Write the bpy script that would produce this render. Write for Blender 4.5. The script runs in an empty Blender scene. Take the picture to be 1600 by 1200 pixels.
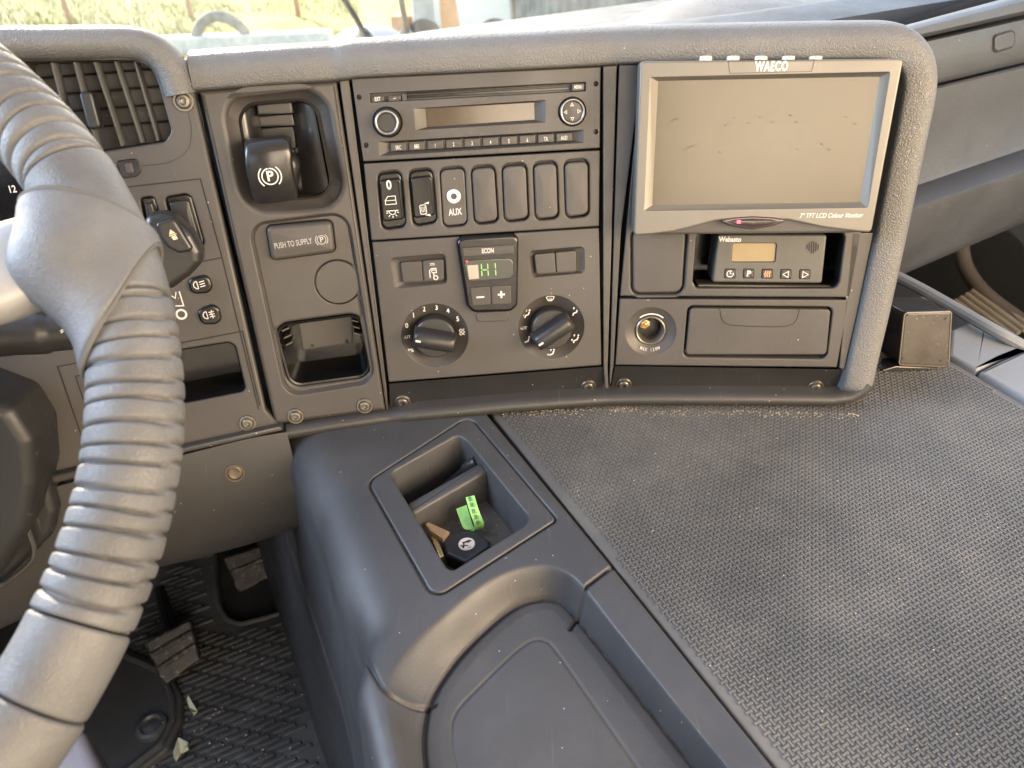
import bpy, bmesh, math, random
import numpy as np
from mathutils import Vector
from mathutils.geometry import tessellate_polygon
random.seed(7); RNG = np.random.default_rng(7)
R = math.radians
S = bpy.context.scene
COL = S.collection

# ------------------------------------------------------------------ camera
F = 1200.0                                   # focal length in pixels of the 1600 px wide photograph
PITCH, ROLL = R(35.4), R(-2.2)
CAM = np.array([0, 0, 1.1])
_f = np.array([0, math.cos(PITCH), -math.sin(PITCH)]); _u = np.array([0, math.sin(PITCH), math.cos(PITCH)]); _x = np.array([1.0, 0, 0])
CX = math.cos(ROLL)*_x + math.sin(ROLL)*_u
CU = -math.sin(ROLL)*_x + math.cos(ROLL)*_u
CF = _f
cam = bpy.data.cameras.new("camera"); camo = bpy.data.objects.new("camera", cam); COL.objects.link(camo)
from mathutils import Matrix
camo.matrix_world = Matrix(((CX[0], CU[0], -CF[0], CAM[0]), (CX[1], CU[1], -CF[1], CAM[1]), (CX[2], CU[2], -CF[2], CAM[2]), (0, 0, 0, 1)))
cam.sensor_width = 36; cam.lens = 36*F/1600; cam.clip_start = 0.02; cam.clip_end = 500
cam.dof.use_dof = True; cam.dof.focus_distance = 0.60; cam.dof.aperture_fstop = 11
S.camera = camo

# ------------------------------------------------------------------ world, sun, window lamp, added fill lamps, exposure
YAW = R(26.0)                                # the cab's forward axis lies 26 degrees left of the camera heading
TF = np.array([-math.sin(YAW), math.cos(YAW), 0]); TR = np.array([math.cos(YAW), math.sin(YAW), 0])
SUN_EL = R(21); SUN_AZ = math.atan2(-0.55, 0.83)   # front left of the cab (x, y) in the scene
world = bpy.data.worlds.new("World"); S.world = world; world.use_nodes = True
wn = world.node_tree; bg = wn.nodes["Background"]
sky = wn.nodes.new("ShaderNodeTexSky"); sky.sky_type = 'NISHITA'; sky.sun_disc = False
sky.sun_elevation = SUN_EL; sky.sun_rotation = SUN_AZ; sky.air_density = 1.0; sky.dust_density = 2.0
wn.links.new(sky.outputs[0], bg.inputs[0]); bg.inputs[1].default_value = 0.15
sd = np.array([math.sin(SUN_AZ)*math.cos(SUN_EL), math.cos(SUN_AZ)*math.cos(SUN_EL), math.sin(SUN_EL)])
sun = bpy.data.lights.new("sun", 'SUN'); sun.energy = 2.7; sun.angle = R(0.6); sun.color = (1.0, 0.91, 0.76)
suno = bpy.data.objects.new("sun", sun); COL.objects.link(suno)
suno.rotation_euler = Vector(sd).to_track_quat('Z', 'Y').to_euler()
def lamp(name, loc, target, sx, sy, power, color):
    l = bpy.data.lights.new(name, 'AREA'); l.shape = 'RECTANGLE'; l.size = sx; l.size_y = sy; l.energy = power; l.color = color
    o = bpy.data.objects.new(name, l); COL.objects.link(o); o.location = loc
    o.rotation_euler = (Vector(loc)-Vector(target)).to_track_quat('Z', 'Y').to_euler(); return o
lamp("warm_bounce_light", (1.25, -0.25, 1.25), (0.1, 0.55, 0.8), 0.9, 0.7, 9.0, (1.0, 0.72, 0.42))  # added lamp standing in for warm bounce from the right rear of the cab
lamp("left_window_light", (-1.30, 0.30, 1.45), (0.0, 0.5, 0.75), 0.9, 0.7, 8.5, (0.68, 0.81, 1.0))
lamp("rear_fill_light", (0.75, -1.15, 1.45), (0.1, 0.55, 0.8), 1.3, 0.9, 6.6, (1.0, 0.82, 0.61))  # unseen fill lamp, placed for warm bounce and the monitor screen's reflection
S.view_settings.view_transform = 'Standard'; S.view_settings.look = 'None'; S.view_settings.gamma = 1.0
S.view_settings.exposure = 2.3; S.view_settings.use_curve_mapping = False
S.cycles.max_bounces = 8; S.cycles.diffuse_bounces = 4; S.cycles.transparent_max_bounces = 12
S.cycles.use_denoising = True; S.cycles.caustics_reflective = False; S.cycles.caustics_refractive = False
S.cycles.sample_clamp_indirect = 6.0

# ------------------------------------------------------------------ frames: planes of the real surfaces
class Fr:
    def __init__(s, o, h, v):
        s.o = np.array(o, float); s.h = np.array(h, float); s.v = np.array(v, float); s.n = np.cross(s.h, s.v)
    def p(s, x, y, d=0.0): return s.o + s.h*x + s.v*y + s.n*d
    def hit(s, u, w, d=0.0):
        r = CF + CX*(u-800)/F + CU*(600-w)/F
        k = ((s.o + s.n*d - CAM) @ s.n)/(r @ s.n); return CAM + r*k
    def at(s, u, w, d=0.0):
        q = s.hit(u, w, d) - s.o; return (float(q @ s.h), float(q @ s.v))
    def L(s, pts, d=0.0): return [s.at(u, w, d) for u, w in pts]
    def off(s, d): return Fr(s.o + s.n*d, s.h, s.v)
    def sub(s, p0, p1, d=0.0):               # frame on this plane with its origin at p0 and x axis towards p1
        a = s.hit(*p0, d); b = s.hit(*p1, d); h = (b-a)/np.linalg.norm(b-a); return Fr(a, h, np.cross(s.n, h))
def ray(u, w, k): return CAM + (CF + CX*(u-800)/F + CU*(600-w)/F)*k
def lean(o, psi, t):
    a, t = R(psi), R(t)
    return Fr(o, (math.cos(a), math.sin(a), 0), (-math.sin(a)*math.sin(t), math.cos(a)*math.sin(t), math.cos(t)))
def flat(z): return Fr((0, 0, z), (1, 0, 0), (0, 1, 0))
CP = lean(ray(745, 175, 0.5926), 3.4, 14)        # centre panel: radio, switches, climate
LP = lean(CP.hit(540, 380), 11.1, 14)            # parking brake panel
RP = lean(CP.hit(955, 380), -4.9, 14)            # right panel
IP = lean(LP.hit(360, 380), 14, 14)              # instrument panel at the wheel
ZM = 0.681                                       # top of the engine tunnel
MP = flat(ZM)

# ------------------------------------------------------------------ 2D outlines
def area(p): return 0.5*sum(p[i][0]*p[(i+1) % len(p)][1]-p[(i+1) % len(p)][0]*p[i][1] for i in range(len(p)))
def ccw(p): return list(p) if area(p) > 0 else list(p)[::-1]
def rnd(pts, r, seg=6):
    pts = ccw(pts) if not isinstance(r, (list, tuple)) else list(pts)
    n = len(pts); out = []
    for i in range(n):
        a, b, c = np.array(pts[i-1]), np.array(pts[i]), np.array(pts[(i+1) % n])
        rr = r[i] if isinstance(r, (list, tuple)) else r
        u = (a-b); v = (c-b); lu, lv = np.linalg.norm(u), np.linalg.norm(v); u /= lu; v /= lv
        cs = max(-.9999, min(.9999, float(u @ v))); ang = math.acos(cs)
        if rr <= 0 or ang > 3.1: out.append(tuple(b)); continue
        t = min(rr/math.tan(ang/2), lu*.49, lv*.49); q = t*math.tan(ang/2)
        cen = b + (u+v)/np.linalg.norm(u+v)*(q/math.sin(ang/2))
        p0 = b+u*t-cen; p1 = b+v*t-cen
        a0 = math.atan2(p0[1], p0[0]); a1 = math.atan2(p1[1], p1[0]); da = (a1-a0+math.pi) % (2*math.pi)-math.pi
        for k in range(seg+1):
            al = a0+da*k/seg; out.append((cen[0]+q*math.cos(al), cen[1]+q*math.sin(al)))
    return ccw(out)
def inset(p, d):
    n = len(p); out = []
    for i in range(n):
        a, b, c = np.array(p[i-1]), np.array(p[i]), np.array(p[(i+1) % n])
        e1 = b-a; e2 = c-b; l1 = np.linalg.norm(e1); l2 = np.linalg.norm(e2)
        if l1 < 1e-9: e1, l1 = e2, l2
        if l2 < 1e-9: e2, l2 = e1, l1
        if l1 < 1e-9: out.append(tuple(b)); continue
        n1 = np.array([-e1[1], e1[0]])/l1; n2 = np.array([-e2[1], e2[0]])/l2
        m = n1+n2; k = m @ m
        if k < 1e-6: m = n1; k = 1.0
        m = m*2/k if k > .3 else n1
        out.append((b[0]+m[0]*d, b[1]+m[1]*d))
    return out
def circ(x, y, r, n=40, ry=None): return [(x+r*math.cos(2*math.pi*i/n), y+(ry or r)*math.sin(2*math.pi*i/n)) for i in range(n)]
def rect(x, y, w, h, r=0, seg=5):
    p = [(x-w/2, y-h/2), (x+w/2, y-h/2), (x+w/2, y+h/2), (x-w/2, y+h/2)]; return rnd(p, r, seg) if r else p
def arcpts(x, y, r, a0, a1, n=16): return [(x+r*math.cos(R(a0+(a1-a0)*i/n)), y+r*math.sin(R(a0+(a1-a0)*i/n))) for i in range(n+1)]

# ------------------------------------------------------------------ mesh builder
class MB:
    def __init__(s): s.v = []; s.f = []
    def pts(s, P):
        b = len(s.v); s.v += [tuple(map(float, q)) for q in P]; return list(range(b, len(s.v)))
    def loop(s, fr, p, d): return s.pts([fr.p(x, y, d) for x, y in p])
    def bridge(s, a, b, closed=True):
        n = len(a)
        for i in range(n if closed else n-1):
            j = (i+1) % n; s.f.append((a[i], a[j], b[j], b[i]))
    def grid(s, rows, closed=False):
        for a, b in zip(rows, rows[1:]): s.bridge(a, b, closed)
    def slab(s, fr, p, d0, d1, b=0.0008, seg=3, dome=0.0, back=False, foot=0.0):
        p = ccw(p); L = []
        L.append(s.loop(fr, inset(p, -foot) if foot else p, d0))
        if back: s.f.append(tuple(L[0][::-1]))
        L.append(s.loop(fr, p, d1-b))
        for k in range(1, seg+1):
            a = k/seg*math.pi/2; L.append(s.loop(fr, inset(p, b*(1-math.cos(a))), d1-b+b*math.sin(a)))
        L.append(s.loop(fr, inset(p, b+min(.0004, b)), d1))
        if dome:
            c = np.mean(p, axis=0); q = inset(p, b+min(.0004, b))
            for k in range(1, 6):
                t = k/6; L.append(s.loop(fr, [(c[0]+(x-c[0])*(1-t), c[1]+(y-c[1])*(1-t)) for x, y in q], d1+dome*(1-(1-t)**2)))
        s.grid(L, True); s.f.append(tuple(L[-1])); return s
    def plate(s, fr, outer, holes=(), d=0.0, th=0.004, b=0.0008):
        """front sheet with holes; holes: dict(p, wall, taper, floor, b)"""
        outer = ccw(outer); oi = inset(outer, b+.0004)
        loops = [oi]; hb = []
        for h in holes:
            hp = ccw(h['p']); bb = h.get('b', b); loops.append(inset(hp, -bb-.0004)[::-1]); hb.append((hp, bb, h))
        idx = [s.loop(fr, q, d) for q in loops]
        flatidx = [i for q in idx for i in q]
        for t in tessellate_polygon([[Vector((x, y, 0)) for x, y in q] for q in loops]): s.f.append(tuple(flatidx[i] for i in t))
        L = [idx[0]]
        for k in (0, 1, 2, 3):
            a = k/3*math.pi/2; L.append(s.loop(fr, inset(outer, b*(1-math.sin(a))), d-b*(1-math.cos(a))))
        L.append(s.loop(fr, outer, d-th)); s.grid(L, True)
        for (hp, bb, h), ix in zip(hb, idx[1:]):
            L = [ix[::-1]]
            for k in (0, 1, 2, 3):
                a = k/3*math.pi/2; L.append(s.loop(fr, inset(hp, -bb*(1-math.sin(a))), d-bb*(1-math.cos(a))))
            w = h.get('wall', th); tp = h.get('taper', 0)
            q = h.get('inner') or inset(hp, tp)
            L.append(s.loop(fr, q, d-w)); s.grid(L, True)
            if h.get('floor', True): s.f.append(tuple(L[-1]))
        return s
    def lathe(s, fr, x, y, prof, n=40, cap=True):
        L = [s.loop(fr, circ(x, y, max(r, 1e-5), n), d) for r, d in prof]; s.grid(L, True)
        if cap: s.f.append(tuple(L[-1]))
        return s
    def tube(s, path, r, n=10, caps=True, closed=False, up=None):
        P = [np.array(q, float) for q in path]; m = len(P); rr = r if hasattr(r, '__len__') else [r]*m
        rows = []; nv = None
        for i in range(m):
            t = P[(i+1) % m]-P[i-1] if closed else P[min(i+1, m-1)]-P[max(i-1, 0)]
            t = t/np.linalg.norm(t)
            if nv is None:
                a = np.array(up) if up is not None else (np.array([0, 0, 1.0]) if abs(t[2]) < .9 else np.array([1.0, 0, 0])); nv = a
            nv = nv-t*(nv @ t); nv /= np.linalg.norm(nv); bv = np.cross(t, nv)
            rows.append(s.pts([P[i]+rr[i]*(math.cos(2*math.pi*k/n)*nv+math.sin(2*math.pi*k/n)*bv) for k in range(n)]))
        s.grid(rows, True)
        if closed: s.bridge(rows[-1], rows[0], True)
        elif caps: s.f.append(tuple(rows[0][::-1])); s.f.append(tuple(rows[-1]))
        return s
    def stroke(s, fr, pts, w, d=0.00025, closed=False):
        P = [np.array(q, float) for q in pts]; n = len(P); A = []; B = []
        for i in range(n):
            a = P[i-1] if (i or closed) else P[i]; c = P[(i+1) % n] if (i < n-1 or closed) else P[i]
            e1 = P[i]-a; e2 = c-P[i]
            l1, l2 = np.linalg.norm(e1), np.linalg.norm(e2)
            u1 = e1/l1 if l1 > 1e-9 else e2/l2; u2 = e2/l2 if l2 > 1e-9 else u1
            m = np.array([-(u1+u2)[1], (u1+u2)[0]]); k = np.linalg.norm(m); m = m/k if k > 1e-6 else np.array([-u1[1], u1[0]])
            sc = min(1.6, 1/max(.4, abs(m @ np.array([-u1[1], u1[0]]))))
            A.append(P[i]+m*w/2*sc); B.append(P[i]-m*w/2*sc)
        ia = s.loop(fr, A, d); ib = s.loop(fr, B, d); s.bridge(ia, ib, closed); return s
    def fill(s, fr, p, d=0.00025): s.f.append(tuple(s.loop(fr, ccw(p), d))); return s
    def text(s, fr, body, size, x=0, y=0, d=0.00025, bold=0.0, sx=1.0, shear=0.0, align='CENTER', sp=1.0):
        cu = bpy.data.curves.new("t", 'FONT'); cu.body = body; cu.size = 1; cu.align_x = align; cu.align_y = 'CENTER'
        cu.offset = bold; cu.shear = shear; cu.resolution_u = 3; cu.space_character = sp
        o = bpy.data.objects.new("t", cu); COL.objects.link(o)
        me = bpy.data.meshes.new_from_object(o)
        b = s.pts([fr.p(x+q.co.x*size*sx, y+q.co.y*size, d) for q in me.vertices])
        s.f += [tuple(b[i] for i in f.vertices) for f in me.polygons]
        bpy.data.objects.remove(o); bpy.data.curves.remove(cu); bpy.data.meshes.remove(me); return s
    def box(s, fr, x0, x1, y0, y1, d0, d1, b=0.0): return s.slab(fr, [(x0, y0), (x1, y0), (x1, y1), (x0, y1)], d0, d1, b or 1e-4, 2 if b else 1, back=True)

ROOT = {}
def thing(name, label, cat, loc, group=None, kind=None):
    o = bpy.data.objects.new(name, None); COL.objects.link(o); o.location = loc; o.empty_display_size = .02
    o['label'] = label; o['category'] = cat
    if group: o['group'] = group
    if kind: o['kind'] = kind
    ROOT[o.name] = np.array(loc, float); return o
def tag(o, label, cat, group=None):
    o['label'] = label; o['category'] = cat
    if group: o['group'] = group
    return o
def build(name, mb, mat, parent=None, label=None, kind=None, ang=35, recalc=True, smooth=True):
    base = np.zeros(3)
    if parent is not None: base = ROOT[parent.name]
    else: base = np.mean(np.array(mb.v), axis=0); base[2] = min(q[2] for q in mb.v)
    me = bpy.data.meshes.new(name); me.from_pydata([tuple(np.array(q)-base) for q in mb.v], [], mb.f)
    if recalc:
        bm = bmesh.new(); bm.from_mesh(me); bmesh.ops.recalc_face_normals(bm, faces=bm.faces); bm.to_mesh(me); bm.free()
    me.validate(); me.materials.append(mat)
    if smooth:
        me.polygons.foreach_set('use_smooth', [True]*len(me.polygons)); me.set_sharp_from_angle(angle=R(ang))
    o = bpy.data.objects.new(name, me); COL.objects.link(o)
    if parent is not None: o.parent = parent
    else: o.location = base
    ROOT[o.name] = base
    if label: o['label'] = label
    if kind: o['kind'] = kind
    return o

# ------------------------------------------------------------------ materials
MATS = {}
def mat(name, base, rough=0.5, metal=0.0, grain=None, grain_s=0.0, vor=None, vor_s=0.0, mottle=0.15, mscale=9.0, specks=0.0, spec=0.5, emit=None, estr=0.0, dust=0.0, dustcol=(.32, .30, .27), rvar=0.10, coat=0.0, speckscale=330.0, dscale=4.5, dlo=.46, dhi=.78, scr=0.0):
    m = bpy.data.materials.new(name); m.use_nodes = True; t = m.node_tree; n = t.nodes; l = t.links; b = n["Principled BSDF"]
    geo = n.new("ShaderNodeNewGeometry")
    b.inputs["Roughness"].default_value = rough; b.inputs["Metallic"].default_value = metal; b.inputs["Specular IOR Level"].default_value = spec
    b.inputs["Coat Weight"].default_value = coat; b.inputs["Coat Roughness"].default_value = 0.12
    def noise(sc, det=3, ro=.6):
        q = n.new("ShaderNodeTexNoise"); q.inputs["Scale"].default_value = sc; q.inputs["Detail"].default_value = det; q.inputs["Roughness"].default_value = ro
        l.new(geo.outputs["Position"], q.inputs["Vector"]); return q
    def ramp(src, a, c, v0=(0, 0, 0), v1=(1, 1, 1)):
        q = n.new("ShaderNodeValToRGB"); q.color_ramp.elements[0].position = a; q.color_ramp.elements[1].position = c
        q.color_ramp.elements[0].color = (*v0, 1); q.color_ramp.elements[1].color = (*v1, 1); l.new(src, q.inputs[0]); return q
    def mix(fac, a, c):
        q = n.new("ShaderNodeMix"); q.data_type = 'RGBA'
        l.new(fac, q.inputs[0]); (l.new(a, q.inputs[6]) if hasattr(a, 'links') else setattr(q.inputs[6], 'default_value', (*a, 1)))
        (l.new(c, q.inputs[7]) if hasattr(c, 'links') else setattr(q.inputs[7], 'default_value', (*c, 1))); return q.outputs[2]
    n1 = noise(mscale, 5)
    col = ramp(n1.outputs[0], .3, .7, tuple(c*(1-mottle) for c in base), tuple(c*(1+mottle) for c in base)).outputs[0]
    if dust:
        d1 = noise(dscale, 8, .7); f = ramp(d1.outputs[0], dlo, dhi, (0, 0, 0), (dust,)*3); col = mix(f.outputs[0], col, dustcol)
    if scr:
        for rot, sc in ((.6, 1.0), (-.35, 1.4), (1.9, .8)):
            mp_ = n.new("ShaderNodeMapping"); mp_.inputs["Rotation"].default_value = (rot*.4, .3*rot, rot); mp_.inputs["Scale"].default_value = (900*sc, 16*sc, 60*sc); l.new(geo.outputs["Position"], mp_.inputs[0])
            q = n.new("ShaderNodeTexNoise"); q.inputs["Scale"].default_value = 1; q.inputs["Detail"].default_value = 1; l.new(mp_.outputs[0], q.inputs["Vector"])
            f = ramp(q.outputs[0], .74, .80, (0, 0, 0), (scr,)*3); col = mix(f.outputs[0], col, (.24, .23, .22))
    if specks:
        vo = n.new("ShaderNodeTexVoronoi"); vo.inputs["Scale"].default_value = speckscale; l.new(geo.outputs["Position"], vo.inputs["Vector"])
        lt = n.new("ShaderNodeMath"); lt.operation = 'LESS_THAN'; lt.inputs[1].default_value = .16; l.new(vo.outputs["Distance"], lt.inputs[0])
        sep = n.new("ShaderNodeSeparateColor"); l.new(vo.outputs["Color"], sep.inputs[0])
        g = n.new("ShaderNodeMath"); g.operation = 'LESS_THAN'; g.inputs[1].default_value = specks; l.new(sep.outputs[0], g.inputs[0])
        mu = n.new("ShaderNodeMath"); mu.operation = 'MULTIPLY'; l.new(lt.outputs[0], mu.inputs[0]); l.new(g.outputs[0], mu.inputs[1])
        col = mix(mu.outputs[0], col, (.42, .38, .33))
    l.new(col, b.inputs["Base Color"])
    if rvar:
        n2 = noise(mscale*2.3, 4); rr = ramp(n2.outputs[0], .3, .7, (max(.03, rough-rvar),)*3, (min(1, rough+rvar),)*3); l.new(rr.outputs[0], b.inputs["Roughness"])
    last = None
    def bump(src, st, dist):
        nonlocal last
        q = n.new("ShaderNodeBump"); q.inputs["Strength"].default_value = st; q.inputs["Distance"].default_value = dist
        l.new(src, q.inputs["Height"])
        if last: l.new(last.outputs[0], q.inputs["Normal"])
        last = q
    if grain: bump(noise(grain, 2).outputs[0], grain_s, .0006)
    if vor:
        wv = noise(vor*.35, 2); v3 = n.new("ShaderNodeVectorMath"); v3.operation = 'MULTIPLY_ADD'
        l.new(wv.outputs["Color"], v3.inputs[0]); v3.inputs[1].default_value = (.004,)*3; l.new(geo.outputs["Position"], v3.inputs[2])
        q = n.new("ShaderNodeTexVoronoi"); q.feature = 'F1'; q.inputs["Scale"].default_value = vor; l.new(v3.outputs[0], q.inputs["Vector"])
        bump(q.outputs["Distance"], vor_s, .0012)
    if last: l.new(last.outputs[0], b.inputs["Normal"])
    if emit: b.inputs["Emission Color"].default_value = (*emit, 1); b.inputs["Emission Strength"].default_value = estr
    MATS[name] = m; return m
PLA = mat("fascia plastic", (.056, .051, .048), .47, grain=1500, grain_s=.10, specks=.012, scr=.10)
PLD = mat("dark trim plastic", (.017, .017, .017), .46, grain=1500, grain_s=.10, specks=.012, scr=.16)
PAD = mat("grained dash skin", (.120, .119, .118), .47, vor=760, vor_s=.46, specks=.008)
LIP = mat("lower lip plastic", (.038, .0365, .035), .46, grain=1400, grain_s=.14, specks=.02, scr=.16)
GAP = mat("black gap", (.008, .008, .009), .7)
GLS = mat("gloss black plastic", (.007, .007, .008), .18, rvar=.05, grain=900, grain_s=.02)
SWB = mat("switch plastic", (.022, .021, .021), .33, rvar=.06)
BTN = mat("button plastic", (.050, .045, .042), .45, grain=1500, grain_s=.08)
WHT = mat("white print", (.58, .56, .53), .6, rvar=0, mottle=.05)
PRT = mat("grey print", (.36, .35, .34), .6, rvar=0, mottle=.1)
SCR = mat("screw metal", (.16, .145, .125), .38, metal=.7)
RUB = mat("tunnel rubber", (.094, .093, .091), .42, grain=700, grain_s=.20, mottle=.25, mscale=5, dust=.36, dscale=7, dlo=.46, dhi=.80, specks=.02, rvar=.12)
CON = mat("console plastic", (.046, .046, .049), .46, dust=.10, dscale=11, dustcol=(.25, .23, .21), grain=1100, grain_s=.30, specks=.016, mottle=.12, scr=.16)
CND = mat("console lid plastic", (.052, .052, .054), .54, dust=.12, dscale=14, dustcol=(.25, .23, .21), grain=1000, grain_s=.36, specks=.016, mottle=.12, scr=.16)
LEA = mat("grey leather", (.108, .108, .110), .52, vor=1000, vor_s=.30, mottle=.25, mscale=26, grain=210, grain_s=.22)
SEA = mat("stitch thread", (.10, .095, .09), .8)
# ================================================================== setting
# ------------------------------------------------------------------ dashboard body
DASH = thing("dashboard", "grained dark grey truck dashboard frame with padded top roll around the radio and monitor panels", "dashboard", CP.p(0, -.23, -.06))
def sweep(mb, path, prof, scales=None, closed_end=True):
    """path: list of (frame, (u,w)) on the panel planes; outward is left of the travel direction in the plane"""
    P = []; O = []; N = []
    X = [fr.hit(*q) for fr, q in path]
    for i, (fr, q) in enumerate(path):
        t = X[min(i+1, len(X)-1)]-X[max(i-1, 0)]; t = t-fr.n*(t @ fr.n); t /= np.linalg.norm(t)
        O.append(np.cross(fr.n, t)); N.append(fr.n)
    # smooth directions
    for _ in range(2):
        O = [O[i] if i in (0, len(O)-1) else (O[i-1]+2*O[i]+O[i+1])/4 for i in range(len(O))]
        N = [N[i] if i in (0, len(N)-1) else (N[i-1]+2*N[i]+N[i+1])/4 for i in range(len(N))]
    rows = []
    for i in range(len(X)):
        o = O[i]/np.linalg.norm(O[i]); n = N[i]/np.linalg.norm(N[i]); sc = scales[i] if scales else 1
        rows.append(mb.pts([X[i]+o*a*sc+n*b*sc for a, b in prof]))
    mb.grid(rows, False)
    return rows
def spline(pts, n=6):
    P = [np.array(p, float) for p in pts]; P = [2*P[0]-P[1]]+P+[2*P[-1]-P[-2]]; out = []
    for i in range(1, len(P)-2):
        for k in range(n):
            t = k/n; a, b, c, d = P[i-1:i+3]
            out.append(.5*((2*b)+(c-a)*t+(2*a-5*b+4*c-d)*t*t+(3*b-a-3*c+d)*t**3))
    out.append(P[-2]); return out
def subdiv(path, n):
    out = []
    for (f0, a), (f1, b) in zip(path, path[1:]):
        for k in range(n):
            t = k/n; out.append((f0 if t < .5 else f1, (a[0]+(b[0]-a[0])*t, a[1]+(b[1]-a[1])*t)))
    out.append(path[-1]); return out
def prof_spline(pts, n=5): return [tuple(q) for q in spline(pts, n)]
# padded roll: over the top of the three panels and down the right side
ROLL_P = prof_spline([(-.002, -.012), (.0, -.002), (.0012, .0028), (.004, .0048), (.012, .0058), (.0185, .0040), (.0245, -.0015), (.028, -.011), (.0285, -.022), (.024, -.040), (.012, -.068), (-.006, -.105), (-.045, -.18)], 5)
SIDE_P = prof_spline([(-.002, -.012), (.0, -.002), (.0012, .0028), (.004, .0048), (.012, .0062), (.019, .0056), (.025, .0015), (.0285, -.008), (.0290, -.022), (.028, -.040), (.026, -.068), (.022, -.105), (.020, -.18)], 5)
top = [(LP, (304, 143)), (LP, (420, 134)), (LP, (520, 127.5)), (CP, (560, 122.5)), (CP, (745, 113)), (CP, (930, 104)), (RP, (975, 101.5)), (RP, (1200, 97)), (RP, (1340, 95))]
top = subdiv(top, 4)
# rounded corner then down
cor = [(RP, tuple(q)) for q in spline([(1352, 95), (1375, 95.5), (1394, 100), (1406, 113), (1409, 132), (1407, 150)], 4)]
side = subdiv([(RP, (1404, 168)), (RP, (1388, 250)), (RP, (1366, 364)), (RP, (1340, 490)), (RP, (1322, 570)), (RP, (1316, 600)), (RP, (1311, 614)), (RP, (1307, 626))], 5)
full = top+cor+side
def roll_rows(mb):
    path = full; X = [fr.hit(*q) for fr, q in path]; O = []; N = []
    for i, (fr, q) in enumerate(path):
        t = X[min(i+1, len(X)-1)]-X[max(i-1, 0)]; t = t-fr.n*(t @ fr.n); t /= np.linalg.norm(t); O.append(np.cross(fr.n, t)); N.append(fr.n)
    for _ in range(4):
        O = [O[i] if i in (0, len(O)-1) else (O[i-1]+2*O[i]+O[i+1])/4 for i in range(len(O))]
        N = [N[i] if i in (0, len(N)-1) else (N[i-1]+2*N[i]+N[i+1])/4 for i in range(len(N))]
    rows = []; nt = len(top); nc = len(cor)
    for i in range(len(X)):
        w = min(1, max(0, (i-nt)/max(1, nc-1))); o = O[i]/np.linalg.norm(O[i]); n = N[i]/np.linalg.norm(N[i])
        e = max(0, i-(len(X)-11))/10; e = e*e*(3-2*e)
        rows.append(mb.pts([X[i]+o*(p[0]*(1-w)+q[0]*w)*(1-.15*e)+n*((p[1]*(1-w)+q[1]*w)-.016*e) for p, q in zip(ROLL_P, SIDE_P)]))
    mb.grid(rows, False); mb.f.append(tuple(rows[0])); mb.f.append(tuple(rows[-1][::-1]))
m = MB(); roll_rows(m); build("padded_roll", m, PAD, DASH, ang=60)
# carcass added behind the panels: dark boards that block light at the gaps
m = MB()
for fr, q in ((LP, [(306, 143), (527, 126), (604, 648), (432, 662)]), (CP, [(527, 122), (960, 100), (953, 612), (603, 642)]), (IP, [(-80, 60), (250, 90), (300, 140), (434, 664), (-80, 780)]), (RP, [(958, 100), (1404, 96), (1390, 230), (1366, 364), (1318, 590), (1300, 612), (951, 612)])):
    m.slab(fr, fr.L(q, -.060), -.085, -.060, .0004, 1, back=True)
build("dark_backing", m, GAP, DASH)
# vertical trim strips between the panels
for fr, q in ((LP, [(530.5, 127), (545.5, 125.5), (603.5, 600), (606.5, 640), (603.8, 640)]), (CP, [(942.5, 103.8), (964, 102.5), (949.5, 575), (951, 607), (946, 607), (943, 572)]),
              (RP, [(967.5, 102), (1004, 101), (970, 364), (958.5, 573), (953, 600), (952.4, 590)]), (RP, [(1331.5, 364), (1364.5, 364), (1339, 490), (1319, 578), (1313.5, 576), (1311.5, 574)])):
    m = MB(); m.slab(fr, fr.L(q), -.003, .0, .0006, 2); build("trim_strip", m, PLA, DASH)
# tucked lower band with the screws, then the projecting lip
def band(fr, tops, bots, name, d_in=-.010):
    m = MB(); rows = []
    for k in range(9):
        t = k/8; d = d_in*t**.8
        if k == 0: d = -.0004
        rows.append(m.pts([fr.hit(a[0]+(b[0]-a[0])*t, a[1]+(b[1]-a[1])*t, d) for a, b in zip(tops, bots)]))
    m.grid(rows); return build(name, m, PLD, DASH, ang=60)
def lerp(a, b, n): return [(a[0]+(b[0]-a[0])*k/n, a[1]+(b[1]-a[1])*k/n) for k in range(n+1)]
band(CP, lerp((608, 599.5), (941, 573), 8), lerp((610, 642), (950, 614), 8), "lower_band")
band(RP, lerp((961, 572), (1311, 577), 8), lerp((953.5, 614), (1312, 613), 8), "lower_band")
LIP_P = prof_spline([(-.004, -.014), (-.001, -.004), (.0015, .0035), (.005, .0065), (.009, .006), (.0125, .002), (.015, -.006), (.017, -.02), (.018, -.05)], 4)
lip = [(RP, (1346, 592)), (RP, (1338, 601)), (RP, (1325, 609)), (RP, (1300, 612.5)), (RP, (1200, 611.5)), (RP, (1050, 611)), (RP, (970, 611.5)), (CP, (935, 613)), (CP, (800, 622.5)), (CP, (640, 637)), (LP, (590, 643)), (LP, (520, 652.5)), (LP, (447, 664))]
m = MB(); rows = sweep(m, subdiv(lip, 4), LIP_P)
m.f.append(tuple(rows[-1])); m.f.append(tuple(rows[0][::-1])); build("lower_lip", m, LIP, DASH, ang=60)
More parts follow.
